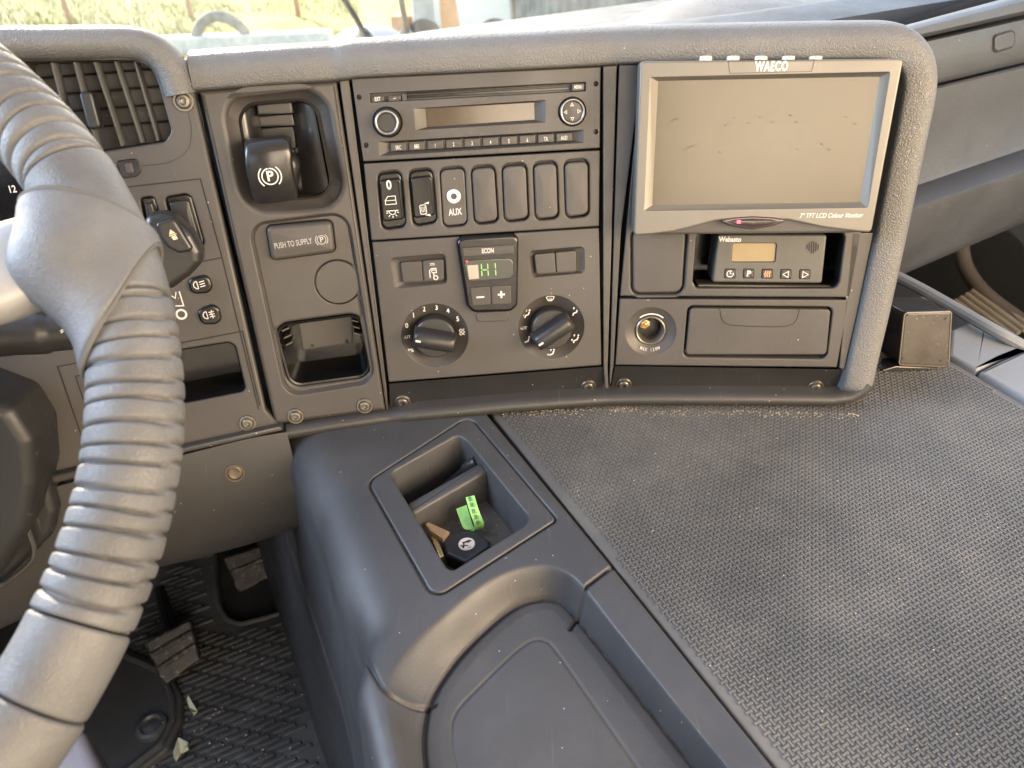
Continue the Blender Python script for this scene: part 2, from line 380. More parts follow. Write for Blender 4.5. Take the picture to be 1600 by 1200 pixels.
# dash skin under the lip where the console meets it
m = MB(); q = [(452, 676), (560, 661), (650, 650), (760, 643), (760, 652), (640, 668), (575, 688), (520, 714), (503, 745), (493, 800), (482, 836)]
m.slab(LP, LP.L(q, -.010), -.05, -.010, .002, 3); build("lower_skin", m, LIP, DASH)
def screw(fr, u, w, d, parent, r=.0047, tilt=0):
    al = R(tilt); fr = Fr(fr.hit(u, w, d), fr.h, fr.v*math.cos(al)+fr.n*math.sin(al)); x = y = d = 0.0; m = MB()
    m.lathe(fr, x, y, [(r*1.5, d-.001), (r*1.5, d+.0006), (r*1.42, d+.0012), (r*1.15, d+.0012), (r*1.08, d+.0004), (r, d+.0006), (r*.98, d+.0022), (r*.85, d+.0030), (r*.52, d+.0032), (r*.46, d+.0030), (r*.40, d+.0012), (r*.1, d+.0010)], 26)
    return build("screw", m, SCR, parent, ang=28)
for fr, u, w, d in ((CP, 629, 627, -.0074), (CP, 919, 603, -.0079), (RP, 974.5, 600, -.0076), (RP, 1274, 604, -.0083)): screw(fr, u, w, d, DASH, tilt=24)

# ------------------------------------------------------------------ parking brake panel
PB = thing("parking_brake_panel", "angled control panel with parking brake lever, supply button and open tray left of the radio", "control panel", LP.p(-.04, -.15, 0))
recess_o = rnd(LP.L([(347, 149), (506, 139), (540, 322), (383, 331)]), .020, 8)
recess_i = rnd(LP.L([(367, 163), (492, 153), (522, 309), (395, 319)]), .015, 8)
sub_o = rnd(LP.L([(387, 350), (543, 331), (589, 600), (447, 622)]), [.010, .016, .02, .012][::1], 6) if False else rnd(LP.L([(387, 350), (543, 331), (587, 598), (446, 621)]), .014, 7)
m = MB()
m.plate(LP, rnd(LP.L([(311, 142.5), (526, 127.5), (602.5, 641), (430, 664), (424, 640)]), .0012, 2), [dict(p=recess_o, wall=.011, inner=recess_i, floor=False, b=.0045), dict(p=sub_o, wall=.004, taper=.0022, floor=False, b=.0012)], 0, .012, .0028)
build("fascia", m, PLA, PB)
# lower tray insert
tray_o = rnd(LP.L([(424, 507), (567, 488), (583, 589), (452, 607)], -.003), .013, 7)
m = MB(); lowp = inset(sub_o, .0016)
btn = rnd(LP.L([(416.5, 353), (518, 343.5), (524, 392), (425, 406)], -.003), .004, 5)
capc = LP.at(528, 441, -.003); 
m.plate(LP, lowp, [dict(p=tray_o, wall=.052, inner=rnd(inset(tray_o, .007), .004, 2) if False else inset(tray_o, .0065), floor=True, b=.0022), dict(p=inset(btn, -.0008), wall=.008, b=.0006), dict(p=circ(*capc, .0188, 44), wall=.004, b=.0008)], -.003, .02, .0008)
build("tray_insert", m, PLA, PB)
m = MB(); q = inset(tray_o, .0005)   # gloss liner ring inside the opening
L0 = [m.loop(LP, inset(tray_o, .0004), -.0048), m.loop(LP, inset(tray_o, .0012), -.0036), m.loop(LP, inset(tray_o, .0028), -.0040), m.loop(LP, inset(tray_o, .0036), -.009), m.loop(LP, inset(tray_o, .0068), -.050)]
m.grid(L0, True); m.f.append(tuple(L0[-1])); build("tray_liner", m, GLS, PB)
m = MB(); q = LP.L([(466, 501), (550, 494), (551, 536), (473, 548)], -.03); m.slab(LP, q, -.05, -.03, .001, 2)
br = build("connector_bracket", m, BTN, PB)
m = MB()
for u, w in ((488, 540), (542, 533)): 
    m = MB(); m.fill(LP, circ(*LP.at(u, w, -.0297), .0016, 14), -.0297); build("bracket_hole", m, GAP, br)
for u, w in ((444, 514), (447, 525), (450, 536)): 
    m = MB(); m.slab(LP, LP.L([(u-4, w+2.5), (u+6, w-2.5), (u+7, w), (u-3, w+5)], -.012), -.03, -.012, .0004, 1); build("vent_rib", m, SCR, PB)
for u, w in ((554, 501), (556, 511), (558, 521)): 
    m = MB(); m.slab(LP, LP.L([(u-5, w-2), (u+6, w+1), (u+6, w+3.5), (u-5, w+.5)], -.012), -.03, -.012, .0004, 1); build("vent_rib", m, SCR, PB)
m = MB(); m.slab(LP, btn, -.010, .0035, .0035, 5, dome=.0012); pbn = build("supply_button", m, PLA, PB)
bf = LP.sub((428, 385.5), (488, 376.5), .005); m = MB()
m.text(bf, "PUSH TO SUPPLY", .0064, bf.at(458, 380.5)[0], 0.0002, .00055, bold=.012, sx=.60)
def parking_icon(m, fr, x, y, r, d, w):
    m.stroke(fr, circ(x, y, r, 28), w, d, True); m.text(fr, "P", r*1.75, x, y, d, bold=.03)
    for s in (-1, 1): m.stroke(fr, [(x+s*a, y+b) for a, b in arcpts(0, 0, r*1.42, -50, 50, 10)], w, d)
px, py = bf.at(502.5, 374.5); parking_icon(m, bf, px, py, .0034, .00055, .0006)
build("lettering", m, PRT, pbn)
m = MB(); m.lathe(LP, *capc, [(.0180, -.006), (.0180, -.0034), (.0174, -.0026), (.0002, -.0026)], 48); build("blank_cap", m, PLA, PB)
m = MB(); m.slab(LP, rect(capc[0]+.0176, capc[1]+.001, .0022, .006), -.004, -.0022, .0002, 1); build("cap_slot", m, GAP, PB)
# brake housing and lever
m = MB()
L0 = [m.loop(LP, inset(recess_i, -.0008), -.0100), m.loop(LP, inset(recess_i, .001), -.0085), m.loop(LP, inset(recess_i, .0022), -.012), m.loop(LP, inset(recess_i, .004), -.045)]
m.grid(L0, True); m.f.append(tuple(L0[-1])); CHK = mat("housing plastic", (.022, .021, .021), .20, rvar=.05, grain=1200, grain_s=.05); hs = build("brake_housing", m, CHK, PB)
def cheek(a, b, c, d, side):
    m = MB(); rows = []
    for k in range(9):
        t = k/8; al = t*math.pi/2
        dep = -.0100-.015*(1-math.cos(al if side < 0 else math.pi/2-al))
        rows.append(m.pts([LP.hit(p[0]+(q[0]-p[0])*t, p[1]+(q[1]-p[1])*t, dep) for p, q in ((a, b), ((a[0]*.66+d[0]*.34, a[1]*.66+d[1]*.34), (b[0]*.66+c[0]*.34, b[1]*.66+c[1]*.34)), ((a[0]*.33+d[0]*.67, a[1]*.33+d[1]*.67), (b[0]*.33+c[0]*.67, b[1]*.33+c[1]*.67)), (d, c))]))
    m.grid(rows); return build("cheek", m, CHK, PB, ang=60)
cheek((374, 166), (402, 161), (424, 312), (399, 314), -1)
cheek((456, 157), (488, 156), (516, 304), (474, 308), 1)
m = MB()
for i, (w0, w1, d0) in enumerate(((157, 177, -.016), (178, 196, -.024), (197, 232, -.034), (233, 312, -.040))):
    m.slab(LP, LP.L([(400+i*2, w0+3), (455+i*2, w0), (458+i*3, w1), (403+i*3, w1+3)], d0), -.05, d0, .0012, 2)
build("lever_gate", m, SWB, PB)
LVR = tag(thing("parking_brake_lever", "", "", LP.p(0, 0, 0)), "", "") if False else None
# lever head: side profile swept across its width
hf = LP.sub((386, 270), (452, 262), .020)
m = MB(); prof = prof_spline([(.0215, -.028), (.0220, -.012), (.0200, -.0045), (.0155, -.0005), (.0085, .0010), (-.006, .0), (-.017, -.0035), (-.0245, -.0085), (-.0262, -.014), (-.022, -.022), (-.012, -.030)], 4)
xs = [(-.0002, .86), (.0006, .94), (.002, .985), (.0045, 1.0), (.016, 1.012), (.0275, 1.0), (.030, .985), (.0316, .94), (.0324, .86)]
rows = []
for x, sc in xs:
    rows.append(m.pts([hf.p(x-.0005+(.0018*math.sin(max(0, y)*80)), y*sc+.001, (d+.028)*(.9+.1*sc)-.028-(0.0024*((x-.016)/.016)**2)) for y, d in prof]))
m.grid(rows); m.f.append(tuple(rows[0])); m.f.append(tuple(rows[-1][::-1])); lv = build("brake_lever", m, CHK, PB, ang=50)
m = MB(); sp = hf.off(0)
m.slab(LP, rnd(LP.L([(414, 235), (463, 246), (467, 262), (461, 300), (430, 318)], .004), .008, 5), -.04, .004, .006, 4); build("lever_stem", m, SWB, lv)
m = MB(); parking_icon(m, hf, .0158, -.0045, .0058, .0007, .0009); build("icon", m, WHT, lv)
for u, w in ((462, 650), (570, 634)): screw(LP, u, w, .0004, PB)

# ------------------------------------------------------------------ radio
RD = thing("radio", "single slot truck radio with cd slot, amber tinted display and row of preset buttons", "radio", CP.p(0, -.025, 0))
m = MB(); disp_o = CP.L([(646.5, 169.5), (852, 156.5), (852, 191), (649.5, 203.5)]); disp_i = CP.L([(665, 169.5), (835, 159.5), (836, 187.5), (667.5, 198.5)], -.0055)
slot = rnd(CP.L([(577.5, 146), (915.5, 128), (915.5, 142.5), (578.5, 160.5)]), .0008, 3)
row_o = CP.L([(591, 221.5), (911.5, 203), (911.5, 223), (592.5, 244)]); row_i = CP.L([(606.5, 223.5), (898, 206.5), (898, 219), (608, 236.5)], -.0045)
kn1 = CP.at(605.5, 191); kn2 = CP.at(894, 174.5)
holes = [dict(p=disp_o, wall=.0055, inner=ccw(disp_i), b=.0003), dict(p=slot, wall=.006, taper=.0004, b=.0003), dict(p=row_o, wall=.0045, inner=ccw(row_i), b=.0003),
         dict(p=circ(*kn1, .0112), wall=.006, b=.0005), dict(p=circ(*kn2, .0108), wall=.006, b=.0005)]
for q in ((561, 152), (572, 227), (931, 131), (931, 206)): holes.append(dict(p=circ(*CP.at(*q), .0019, 16), wall=.006, b=.0002))
m.plate(CP, rnd(CP.L([(549.5, 123.2), (938.5, 104.6), (937.2, 231.4), (567.6, 252.4)]), .0006, 2), holes, 0, .006, .0006); build("fascia", m, PLA, RD)
m = MB(); m.slab(CP, inset(ccw(disp_i), .0002), -.0054, -.0050, .0001, 1); build("display", m, mat("radio display", (.05, .035, .022), .16, rvar=.04, coat=.4), RD)
m = MB(); m.slab(CP, CP.L([(636, 149.5), (889, 136), (889, 140), (636, 153.8)], -.004), -.006, -.004, .0003, 1); m.slab(CP, CP.L([(636, 145), (889, 131), (889, 133.2), (636, 147.5)], -.0025), -.006, -.0025, .0003, 1); build("disc_slot", m, GLS, RD)
def key(fr, pxs, d0, d1, name, parent, text=None, size=.003, mat_=BTN, bold=.02, sx=.8, r=.0005, b=.0004, dome=0.0, dy=0, txtmat=WHT):
    p = rnd(fr.L(pxs, d1), r, 3); m = MB(); m.slab(fr, p, d0, d1, b, 2, dome=dome); o = build(name, m, mat_, parent)
    if text:
        c = ((pxs[0][0]+pxs[2][0])/2, (pxs[0][1]+pxs[2][1])/2); dx = (pxs[1][0]-pxs[0][0], pxs[1][1]-pxs[0][1])
        s = fr.sub(c, (c[0]+dx[0], c[1]+dx[1]), d1); m = MB(); m.text(s, text, size, 0, dy, .0002+dome, bold=bold, sx=sx); build("lettering", m, txtmat, o)
    return o
def quad(u0, w0, u1, w1, h0, h1): return [(u0, w0), (u1, w1), (u1, w1+h1), (u0, w0+h0)]
key(CP, [(579.5, 151.5), (600, 150), (600.5, 158.5), (580, 160)], -.006, -.0012, "radio_button", RD, "EXT", .0040, sx=.62)
key(CP, [(606.5, 149.8), (626, 148.5), (626.5, 157), (607, 158.5)], -.006, -.0012, "radio_button", RD, "\u2013", .0042)
key(CP, [(893.5, 131), (913, 130), (913, 141.2), (893.5, 142.5)], -.006, -.0012, "radio_button", RD, "MENU", .0036, sx=.62)
m = MB(); m.slab(CP, CP.L([(628, 147), (635, 146.6), (635.5, 157), (628.5, 157.6)], -.0018), -.006, -.0018, .0002, 1); build("disc_slot_end", m, BTN, RD)
names = ["SRC", "BBS", "1", "2", "3", "4", "5", "6", "TA", "AUD"]
x0, x1 = 608.5, 896.5
for i, tx in enumerate(names):
    f0 = (i+.06)/10; f1 = (i+.90)/10; u0 = x0+(x1-x0)*f0; u1 = x0+(x1-x0)*f1
    wt = lambda u: 223.8+(207.2-223.8)*(u-607)/(898-607); wb = lambda u: 237+(219.8-237)*(u-607)/(898-607)
    key(CP, [(u0, wt(u0)), (u1, wt(u1)), (u1, wb(u1)), (u0, wb(u0))], -.0045, -.0010, "preset_button", RD, tx, .0042, bold=.012, sx=.60, dy=-.0006)
def kn(mb, fr, c, prof, n=44, cap=True): return mb.lathe(fr, c[0], c[1], prof, n, cap)
m = MB(); kn(m, CP, kn1, [(.0106, -.006), (.0106, -.001), (.0102, .004), (.0096, .0062), (.0086, .0072), (.0075, .0072), (.0069, .0066), (.0066, .0056), (.0002, .0056)]); o = build("volume_knob", m, SWB, RD, ang=40)
m = MB(); kn(m, CP, kn1, [(.0090, .0070), (.0084, .0078), (.0078, .0078), (.0073, .0070)], 44, False); build("knob_ring", m, mat("satin ring", (.30, .29, .28), .3, metal=.6), o, ang=60)
m = MB(); kn(m, CP, kn2, [(.0102, -.006), (.0102, .0), (.0098, .0022), (.0088, .0030), (.0078, .0024), (.0074, .0016), (.0002, .0022)]); o = build("menu_pad", m, SWB, RD, ang=40)
m = MB()
s = CP.sub((894, 174.5), (914, 173.2), .0022)
for a in range(4):
    c = (.0050*math.cos(a*math.pi/2), .0050*math.sin(a*math.pi/2)); tri = [(c[0]+.0014*math.cos(a*math.pi/2+k*2.094), c[1]+.0014*math.sin(a*math.pi/2+k*2.094)) for k in range(3)]
    m.stroke(s, tri, .0005, .0005, True)
build("icon", m, WHT, o)
m = MB(); kn(m, CP, kn2, [(.0096, .0024), (.0091, .0034), (.0085, .0034), (.0080, .0026)], 44, False); build("knob_ring", m, MATS["satin ring"], o, ang=60)

# ------------------------------------------------------------------ rocker switch panel
SP = thing("switch_panel", "seven slot rocker switch panel with two lettered switches, aux jack and four blanks", "switch panel", CP.p(0, -.09, 0))
Z6 = lambda x, y: (540+.2625*x, 90+.2625*y)
SW = [[(188, 684), (332, 668), (363, 1010), (214, 1032)], [(374, 670), (518, 655), (548, 985), (400, 1012)], [(558, 660), (710, 645), (728, 1000), (580, 1016)], [(746, 650), (888, 636), (911, 980), (768, 1000)],
      [(930, 637), (1077, 624), (1092, 966), (945, 985)], [(1116, 625), (1258, 612), (1270, 958), (1130, 974)], [(1300, 612), (1448, 602), (1450, 943), (1310, 962)]]
SWP = [[Z6(*q) for q in s] for s in SW]
m = MB(); hs_ = [dict(p=rnd(CP.L(s), .0052, 6), wall=.008, taper=.0004, b=.0013) for s in SWP]
m.plate(CP, rnd(CP.L([(568.3, 256.0), (937.2, 235.0), (936, 353.4), (580.5, 375.8)]), .0006, 2), hs_, 0, .008, .0006); build("fascia", m, PLA, SP)
def shrink(s, t0, t1, sx=.93):
    a, b, c, d = [np.array(q) for q in s]; tl = a+(d-a)*t0; tr = b+(c-b)*t0; bl = a+(d-a)*t1; br = b+(c-b)*t1
    def nar(p, q): mm = (p+q)/2; return mm+(p-mm)*sx, mm+(q-mm)*sx
    tl, tr = nar(tl, tr); bl, br = nar(bl, br); return [tuple(tl), tuple(tr), tuple(br), tuple(bl)]
def rocker(fr, s, parent, mat_=GLS, tilt=.0035):
    m = MB(); m.slab(fr, rnd(fr.L(shrink(s, .03, .97), -.002), .0048, 6), -.008, -.0016, .001, 2); body = build("switch", m, GLS, parent)
    face = shrink(s, .14, .86, .88); P = rnd(fr.L(face, .002), .003, 5); ys = [q[1] for q in P]; y0, y1 = min(ys), max(ys)
    m = MB()
    def dep(y, base): t = (y-y0)/(y1-y0); return base+tilt*(t-.5)-.0024*(1-4*(t-.5)**2)*-.35
    L = []
    for ins, base in ((0, -.004), (0, .0006), (.0003, .0013), (.0009, .0016), (.0018, .0014)):
        q = inset(P, ins); L.append(m.pts([fr.p(x, y, dep(y, base)) for x, y in q]))
    m.grid(L, True)
    # facet rows across the face so that it bows
    m.f.append(tuple(L[-1])); build("rocker", m, mat_, body, ang=50); return body
r1 = rocker(CP, SWP[0], SP); r2 = rocker(CP, SWP[1], SP)
s1 = CP.sub(Z6(258, 760), Z6(320, 755), .003); m = MB(); m.text(s1, "0", .0098, 0, 0, .0005, bold=.025, sx=.85)
c = s1.at(*Z6(268, 850)); m.stroke(s1, [(c[0]-.0042, c[1]-.0030), (c[0]-.0042, c[1]+.0002), (c[0]-.0018, c[1]+.0032), (c[0]+.0040, c[1]+.0032), (c[0]+.0042, c[1]-.0030)], .0006, .0002, True); m.stroke(s1, [(c[0]-.0042, c[1]), (c[0]+.0042, c[1])], .0005, .0002)
c = s1.at(*Z6(278, 915)); m.stroke(s1, [(c[0]-.0048, c[1]+.0004), (c[0]+.0048, c[1]+.0004)], .0007, -.0006); m.stroke(s1, arcpts(c[0], c[1], .0026, 180, 360), .0006, -.0006)
for a in (195, 232, 270, 308, 345): m.stroke(s1, [(c[0]+k*math.cos(R(a)), c[1]+k*math.sin(R(a))) for k in (.0036, .0052)], .0007, -.0006)
build("icon", m, WHT, r1)
s2 = CP.sub(Z6(462, 905), Z6(520, 899), .003); m = MB(); m.stroke(s2, rect(0, 0, .0048, .0072, .001), .0006, -.0006, True)
for k in (-1, 0, 1): m.stroke(s2, [(k*.0012+.0003*math.sin(j*2), -.0022+j*.0009) for j in range(6)], .0004, -.0006)
for sg in (1, -1): m.fill(s2, [(.001, sg*.0046), (.0054, sg*.0058), (.0048, sg*.0038)], -.0006)
build("icon", m, WHT, r2)
m = MB(); m.slab(CP, rnd(CP.L(shrink(SWP[2], .035, .965, .94), -.001), .0046, 6), -.008, -.0008, .0008, 2); ax = build("aux_insert", m, PLA, SP)
a0 = CP.at(*Z6(644, 826)); m = MB(); m.lathe(CP, *a0, [(.0056, -.001), (.0056, .0004), (.0050, .0009), (.0026, .0009), (.0024, .0002), (.0022, -.006), (.0002, -.006)], 30, True); build("jack_ring", m, mat("jack metal", (.62, .60, .56), .35, metal=.3), ax)
m = MB(); m.fill(CP, circ(*a0, .0023, 18), -.0035); build("jack_hole", m, GAP, ax)
s3 = CP.sub(Z6(652, 920), Z6(710, 914), -.0005); m = MB(); m.text(s3, "AUX", .0076, 0, 0, .0004, bold=.02, sx=.66); build("lettering", m, WHT, ax)
for s in SWP[3:]:
    m = MB(); m.slab(CP, rnd(CP.L(shrink(s, .045, .965, .93), .0018), .0048, 6), -.008, .0018, .0012, 3, dome=.0006); build("switch_blank", m, PLA, SP)

# ------------------------------------------------------------------ climate panel
CL = thing("climate_panel", "heater control panel with two round knobs and green temperature display between them", "climate control", CP.p(0, -.21, 0))
Z7 = lambda x, y: (580+.25*x, 350+.25*y)
k1 = CP.at(*Z7(398, 700)); k2 = CP.at(*Z7(1126, 648)); RO = .0283
lb_o = rnd(CP.L([Z7(120, 214), Z7(462, 186), Z7(474, 372), Z7(150, 404)]), .0035, 5); rb_o = rnd(CP.L([Z7(985, 170), Z7(1330, 142), Z7(1332, 306), Z7(1005, 336)]), .0035, 5)
lb_i = rnd(CP.L([Z7(180, 236), Z7(455, 216), Z7(457, 352), Z7(196, 370)], -.004), .003, 5); rb_i = rnd(CP.L([Z7(1014, 186), Z7(1280, 162), Z7(1284, 300), Z7(1030, 316)], -.004), .003, 5)
def tolen(p, n):
    P = [np.array(q) for q in p]; L = [0]
    for i in range(len(P)): L.append(L[-1]+np.linalg.norm(P[(i+1) % len(P)]-P[i]))
    out = []
    for k in range(n):
        t = L[-1]*k/n; i = max(j for j in range(len(P)) if L[j] <= t+1e-12); a = (t-L[i])/max(1e-9, L[i+1]-L[i]); out.append(tuple(P[i]+(P[(i+1) % len(P)]-P[i])*a))
    return out
def align(a, b):
    j = min(range(len(b)), key=lambda i: (b[i][0]-a[0][0])**2+(b[i][1]-a[0][1])**2); return b[j:]+b[:j]
holes = [dict(p=lb_o, wall=.004, inner=lb_i, b=.0006), dict(p=rb_o, wall=.004, inner=rb_i, b=.0006), dict(p=circ(*k1, RO, 64), wall=.009, inner=circ(*k1, RO*.62, 64), b=.0005), dict(p=circ(*k2, RO, 64), wall=.009, inner=circ(*k2, RO*.62, 64), b=.0005)]
m = MB(); m.plate(CP, rnd(CP.L([(581.5, 378.6), (935.8, 356.3), (939.5, 570.5), (607.5, 597)]), .0006, 2), holes, 0, .009, .0006); build("fascia", m, PLA, CL)
def midq(pxs, t):
    a, b, c, d = [np.array(q) for q in pxs]; return tuple(a+(b-a)*t), tuple(d+(c-d)*t)
def twin(pxs, t, name):
    tm, bm_ = midq(pxs, t-.008); tn, bn = midq(pxs, t+.008); out = []
    for q in ([pxs[0], tm, bm_, pxs[3]], [tn, pxs[1], pxs[2], bn]):
        m = MB(); m.slab(CP, rnd(CP.L(q), .0018, 4), -.004, .0006, .0008, 3); out.append(build(name, m, BTN, CL))
    return out
tw = twin([Z7(182, 240), Z7(453, 220), Z7(455, 350), Z7(197, 367)], .5, "climate_button")
twin([Z7(1018, 190), Z7(1279, 166), Z7(1282, 298), Z7(1032, 313)], .5, "climate_button")
s = CP.sub(Z7(388, 312), Z7(440, 308), .0006); m = MB(); m.stroke(s, [(-.0028, -.0030), (-.0028, .0030), (-.001, .0046), (.0026, .0046), (.0026, .001), (.0004, .001), (.0004, -.0016)], .0008, .0003); m.stroke(s, circ(.0018, -.0032, .0017, 16), .0008, .0003, True); m.stroke(s, arcpts(.0002, .0022, .0013, 20, 300), .0007, .0003)
m.stroke(s, [(-.002, .0088), (.002, .0088)], .0005, .0003); m.stroke(s, [(-.002, .0076), (.002, .0076)], .0005, .0003); build("icon", m, WHT, tw[1])
# display pod
pod = rnd(CP.L([Z7(528, 84), Z7(922, 62), Z7(914, 510), Z7(872, 545), Z7(640, 552), Z7(596, 512)], .004), .006, 5)
m = MB(); m.slab(CP, pod, -.004, .006, .0026, 4, foot=.001); POD = build("display_pod", m, GLS, CL)
key(CP, [Z7(568, 150), Z7(889, 132), Z7(890, 186), Z7(576, 206)], .004, .0074, "econ_button", CL, "ECON", .0054, bold=.02, sx=.66)
m = MB(); w = rnd(CP.L([Z7(572, 228), Z7(886, 212), Z7(890, 340), Z7(604, 362)], .0064), .005, 5); m.slab(CP, w, .004, .0068, .0006, 2); W = build("display_window", m, mat("lcd window", (.030, .036, .030), .12, rvar=.03, coat=.5), CL)
s = CP.sub(Z7(742, 284), Z7(800, 280), .0068); m = MB()
for seg in ([(-.0068, -.0050), (-.0068, -.0006)], [(-.0068, .0006), (-.0068, .0050)], [(-.0016, -.0050), (-.0016, -.0006)], [(-.0016, .0006), (-.0016, .0050)], [(-.0060, 0), (-.0024, 0)], [(.0046, -.0050), (.0046, -.0006)], [(.0046, .0006), (.0046, .0050)]): m.stroke(s, seg, .0009, .0003)
build("digit", m, mat("green segment", (.18, .40, .12), .5, emit=(.45, .9, .25), estr=.06, rvar=0), W)
m = MB(); m.fill(s, CP and [(s.at(*Z7(x, y))) for x, y in ((600, 258), (668, 254), (674, 340), (612, 346))], .0003); build("lcd_mask", m, mat("lcd reflector", (.34, .30, .24), .4), W)
m = MB(); m.fill(s, circ(*s.at(*Z7(598, 233)), .0012, 14), .0004); build("warning_light", m, mat("red lamp lens", (.45, .05, .05), .3, rvar=0), W)
for q, tx in (([Z7(615, 400), Z7(744, 391), Z7(748, 506), Z7(634, 514)], "\u2013"), ([Z7(751, 390), Z7(873, 383), Z7(876, 500), Z7(754, 506)], "+")): key(CP, q, .004, .0072, "temperature_button", CL, tx, .0115, r=.0015, b=.0007, bold=.025, sx=1.0)
m = MB(); m.slab(CP, rnd(CP.L([Z7(645, 552), Z7(868, 542), Z7(850, 606), Z7(664, 612)]), .003, 4), -.002, .0008, .0007, 3); build("pod_lip", m, PLA, CL)
def dial(c, ang, marks, name="fan_knob"):
    m = MB(); m.lathe(CP, *c, [(.0176, -.009), (.0176, .004), (.0172, .0058), (.0164, .0064), (.0002, .0064)], 56); K = build("dial_knob", m, SWB, CL)
    a = R(ang); fr = Fr(CP.p(c[0], c[1], .0064), CP.h*math.cos(a)+CP.v*math.sin(a), -CP.h*math.sin(a)+CP.v*math.cos(a))
    m = MB(); hw = .0074; rows = []
    for x, hh in ((-.0181, .55), (-.0173, .86), (-.0160, .97), (-.013, 1.0), (.013, 1.0), (.0160, .97), (.0173, .86), (.0181, .55)):
        rows.append(m.pts([fr.p(x, y*(1 if abs(x) < .0146 else .93), -.004+(.0148+.004)*hh*zz) for y, zz in ((-hw*1.12, 0), (-hw*1.02, .62), (-hw*.86, .86), (-hw*.55, .97), (0, 1.0), (hw*.55, .97), (hw*.86, .86), (hw*1.02, .62), (hw*1.12, 0))]))
    m.grid(rows); m.f.append(tuple(rows[0])); m.f.append(tuple(rows[-1][::-1])); build("knob_grip", m, SWB, K, ang=45)
    m = MB(); m.stroke(fr, [(-.0156, 0), (-.0112, 0)], .0017, .0154); build("pointer", m, WHT, K)
    return K
dial(k1, -14, None); dial(k2, 31, None)
def conedepth(r): t = (RO-r)/(RO*.38); return -.009*min(1, max(0, t))
m = MB(); sf = CP.sub(Z7(398, 700), Z7(598, 684.5), 0)
for tx, u, v in (("0", 222, 640), ("1", 264, 574), ("2", 330, 536), ("3", 408, 527), ("4", 480, 547), ("5", 541, 599)):
    x, y = sf.at(*Z7(u, v)); x, y = x*1.0, y; d = conedepth(math.hypot(x, y)); m.text(sf, tx, .0060, x, y, d+.0012, bold=.02, sx=.85)
x, y = sf.at(*Z7(220, 712)); m.text(sf, "AUT", .0036, x, y, .0012+conedepth(math.hypot(x, y)), bold=.02); x, y = sf.at(*Z7(247, 795)); m.text(sf, "P%", .0044, x, y, .0012+conedepth(math.hypot(x, y)), bold=.02)
x, y = sf.at(*Z7(572, 680))
for a, b in ((-1, -1), (-1, 1), (1, -1), (1, 1)): m.stroke(sf, circ(x+a*.0015, y+b*.0015, .0012, 14, .0011), .0005, .0012+conedepth(math.hypot(x, y)), True)
build("dial_lettering", m, WHT, CL)
m = MB(); sf = CP.sub(Z7(1126, 648), Z7(1326, 632.5), 0)
def person(m, x, y, d, extra=()):
    m.fill(sf, circ(x+.0024, y+.0030, .0008, 10), d); m.stroke(sf, [(x+.0022, y+.0018), (x+.0012, y-.0008), (x-.0014, y-.0016), (x-.0020, y-.0036)], .0011, d)
    for a, b in extra: m.stroke(sf, [(x+a-.0005, y+b+.0008), (x+a, y+b-.0008), (x+a+.0006, y+b+.0008)], .0005, d, True)
for u, v, ex in ((975, 565, ((-.0004, .0026), (-.0032, -.0012))), (972, 732, ((-.0030, -.0014),)), (1128, 812, ((-.0004, .0026), (-.0030, -.0016))), (1280, 722, ((-.0012, .0030), (-.0032, -.0010))), (1276, 550, ((-.001, .0026),))):
    x, y = sf.at(*Z7(u, v)); person(m, x, y, .0014+conedepth(math.hypot(x, y)), ex)
x, y = sf.at(*Z7(950, 656)); m.text(sf, "AUT", .0036, x, y, .0014+conedepth(math.hypot(x, y)), bold=.02)
x, y = sf.at(*Z7(1120, 468)); d = .0014+conedepth(math.hypot(x, y)); m.stroke(sf, [(x-.0034, y+.0012), (x-.0016, y+.0020), (x+.0016, y+.0020), (x+.0034, y+.0012), (x+.0020, y-.0014), (x-.0020, y-.0014)], .0006, d, True)
for k in (-1, 0, 1): m.stroke(sf, [(x+k*.0011, y-.0024), (x+k*.0011, y+.0006)], .0004, d)
build("dial_lettering", m, WHT, CL)

# ------------------------------------------------------------------ right storage panel and socket panel
Z2 = lambda x, y: (950+.28125*x, 340+.28125*y)
UP = thing("storage_panel", "upper right dash panel with blank cover and open slot holding the small heater timer", "dash panel", RP.p(.10, -.04, 0))
cov = rnd(RP.L([Z2(128, 60), Z2(442, 60), Z2(418, 426), Z2(130, 430)]), .008, 6); opn = rnd(RP.L([Z2(492, 76), Z2(1322, 78), Z2(1282, 394), Z2(466, 394)]), .006, 6)
m = MB(); m.plate(RP, rnd(RP.L([(1003, 103), (1393, 98), (1328, 464.5), (969, 462.5)]), .0006, 2), [dict(p=inset(cov, -.0006), wall=.006, taper=.001, b=.0015), dict(p=opn, wall=.05, taper=.004, b=.0010)], 0, .008, .0006); build("fascia", m, PLA, UP)
m = MB(); m.slab(RP, inset(cov, .0012), -.006, -.0008, .0016, 4); build("blank_cover", m, PLA, UP)
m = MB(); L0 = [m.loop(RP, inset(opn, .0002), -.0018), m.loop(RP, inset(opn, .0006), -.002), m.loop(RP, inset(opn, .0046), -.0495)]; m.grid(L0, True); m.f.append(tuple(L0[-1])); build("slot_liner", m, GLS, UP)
TM = thing("heater_timer", "small grey heater timer with amber display and five square keys inside the dash slot", "heater timer", RP.hit(*Z2(880, 365), -.004))
body_px = [Z2(612, 94), Z2(1217, 96), Z2(1189, 366), Z2(580, 360)]
dsp = rnd(RP.L([Z2(692, 142), Z2(938, 142), Z2(930, 248), Z2(685, 248)], -.002), .0018, 4); keyc = [(677, 312), (780, 312), (883, 313), (987, 315), (1092, 316)]
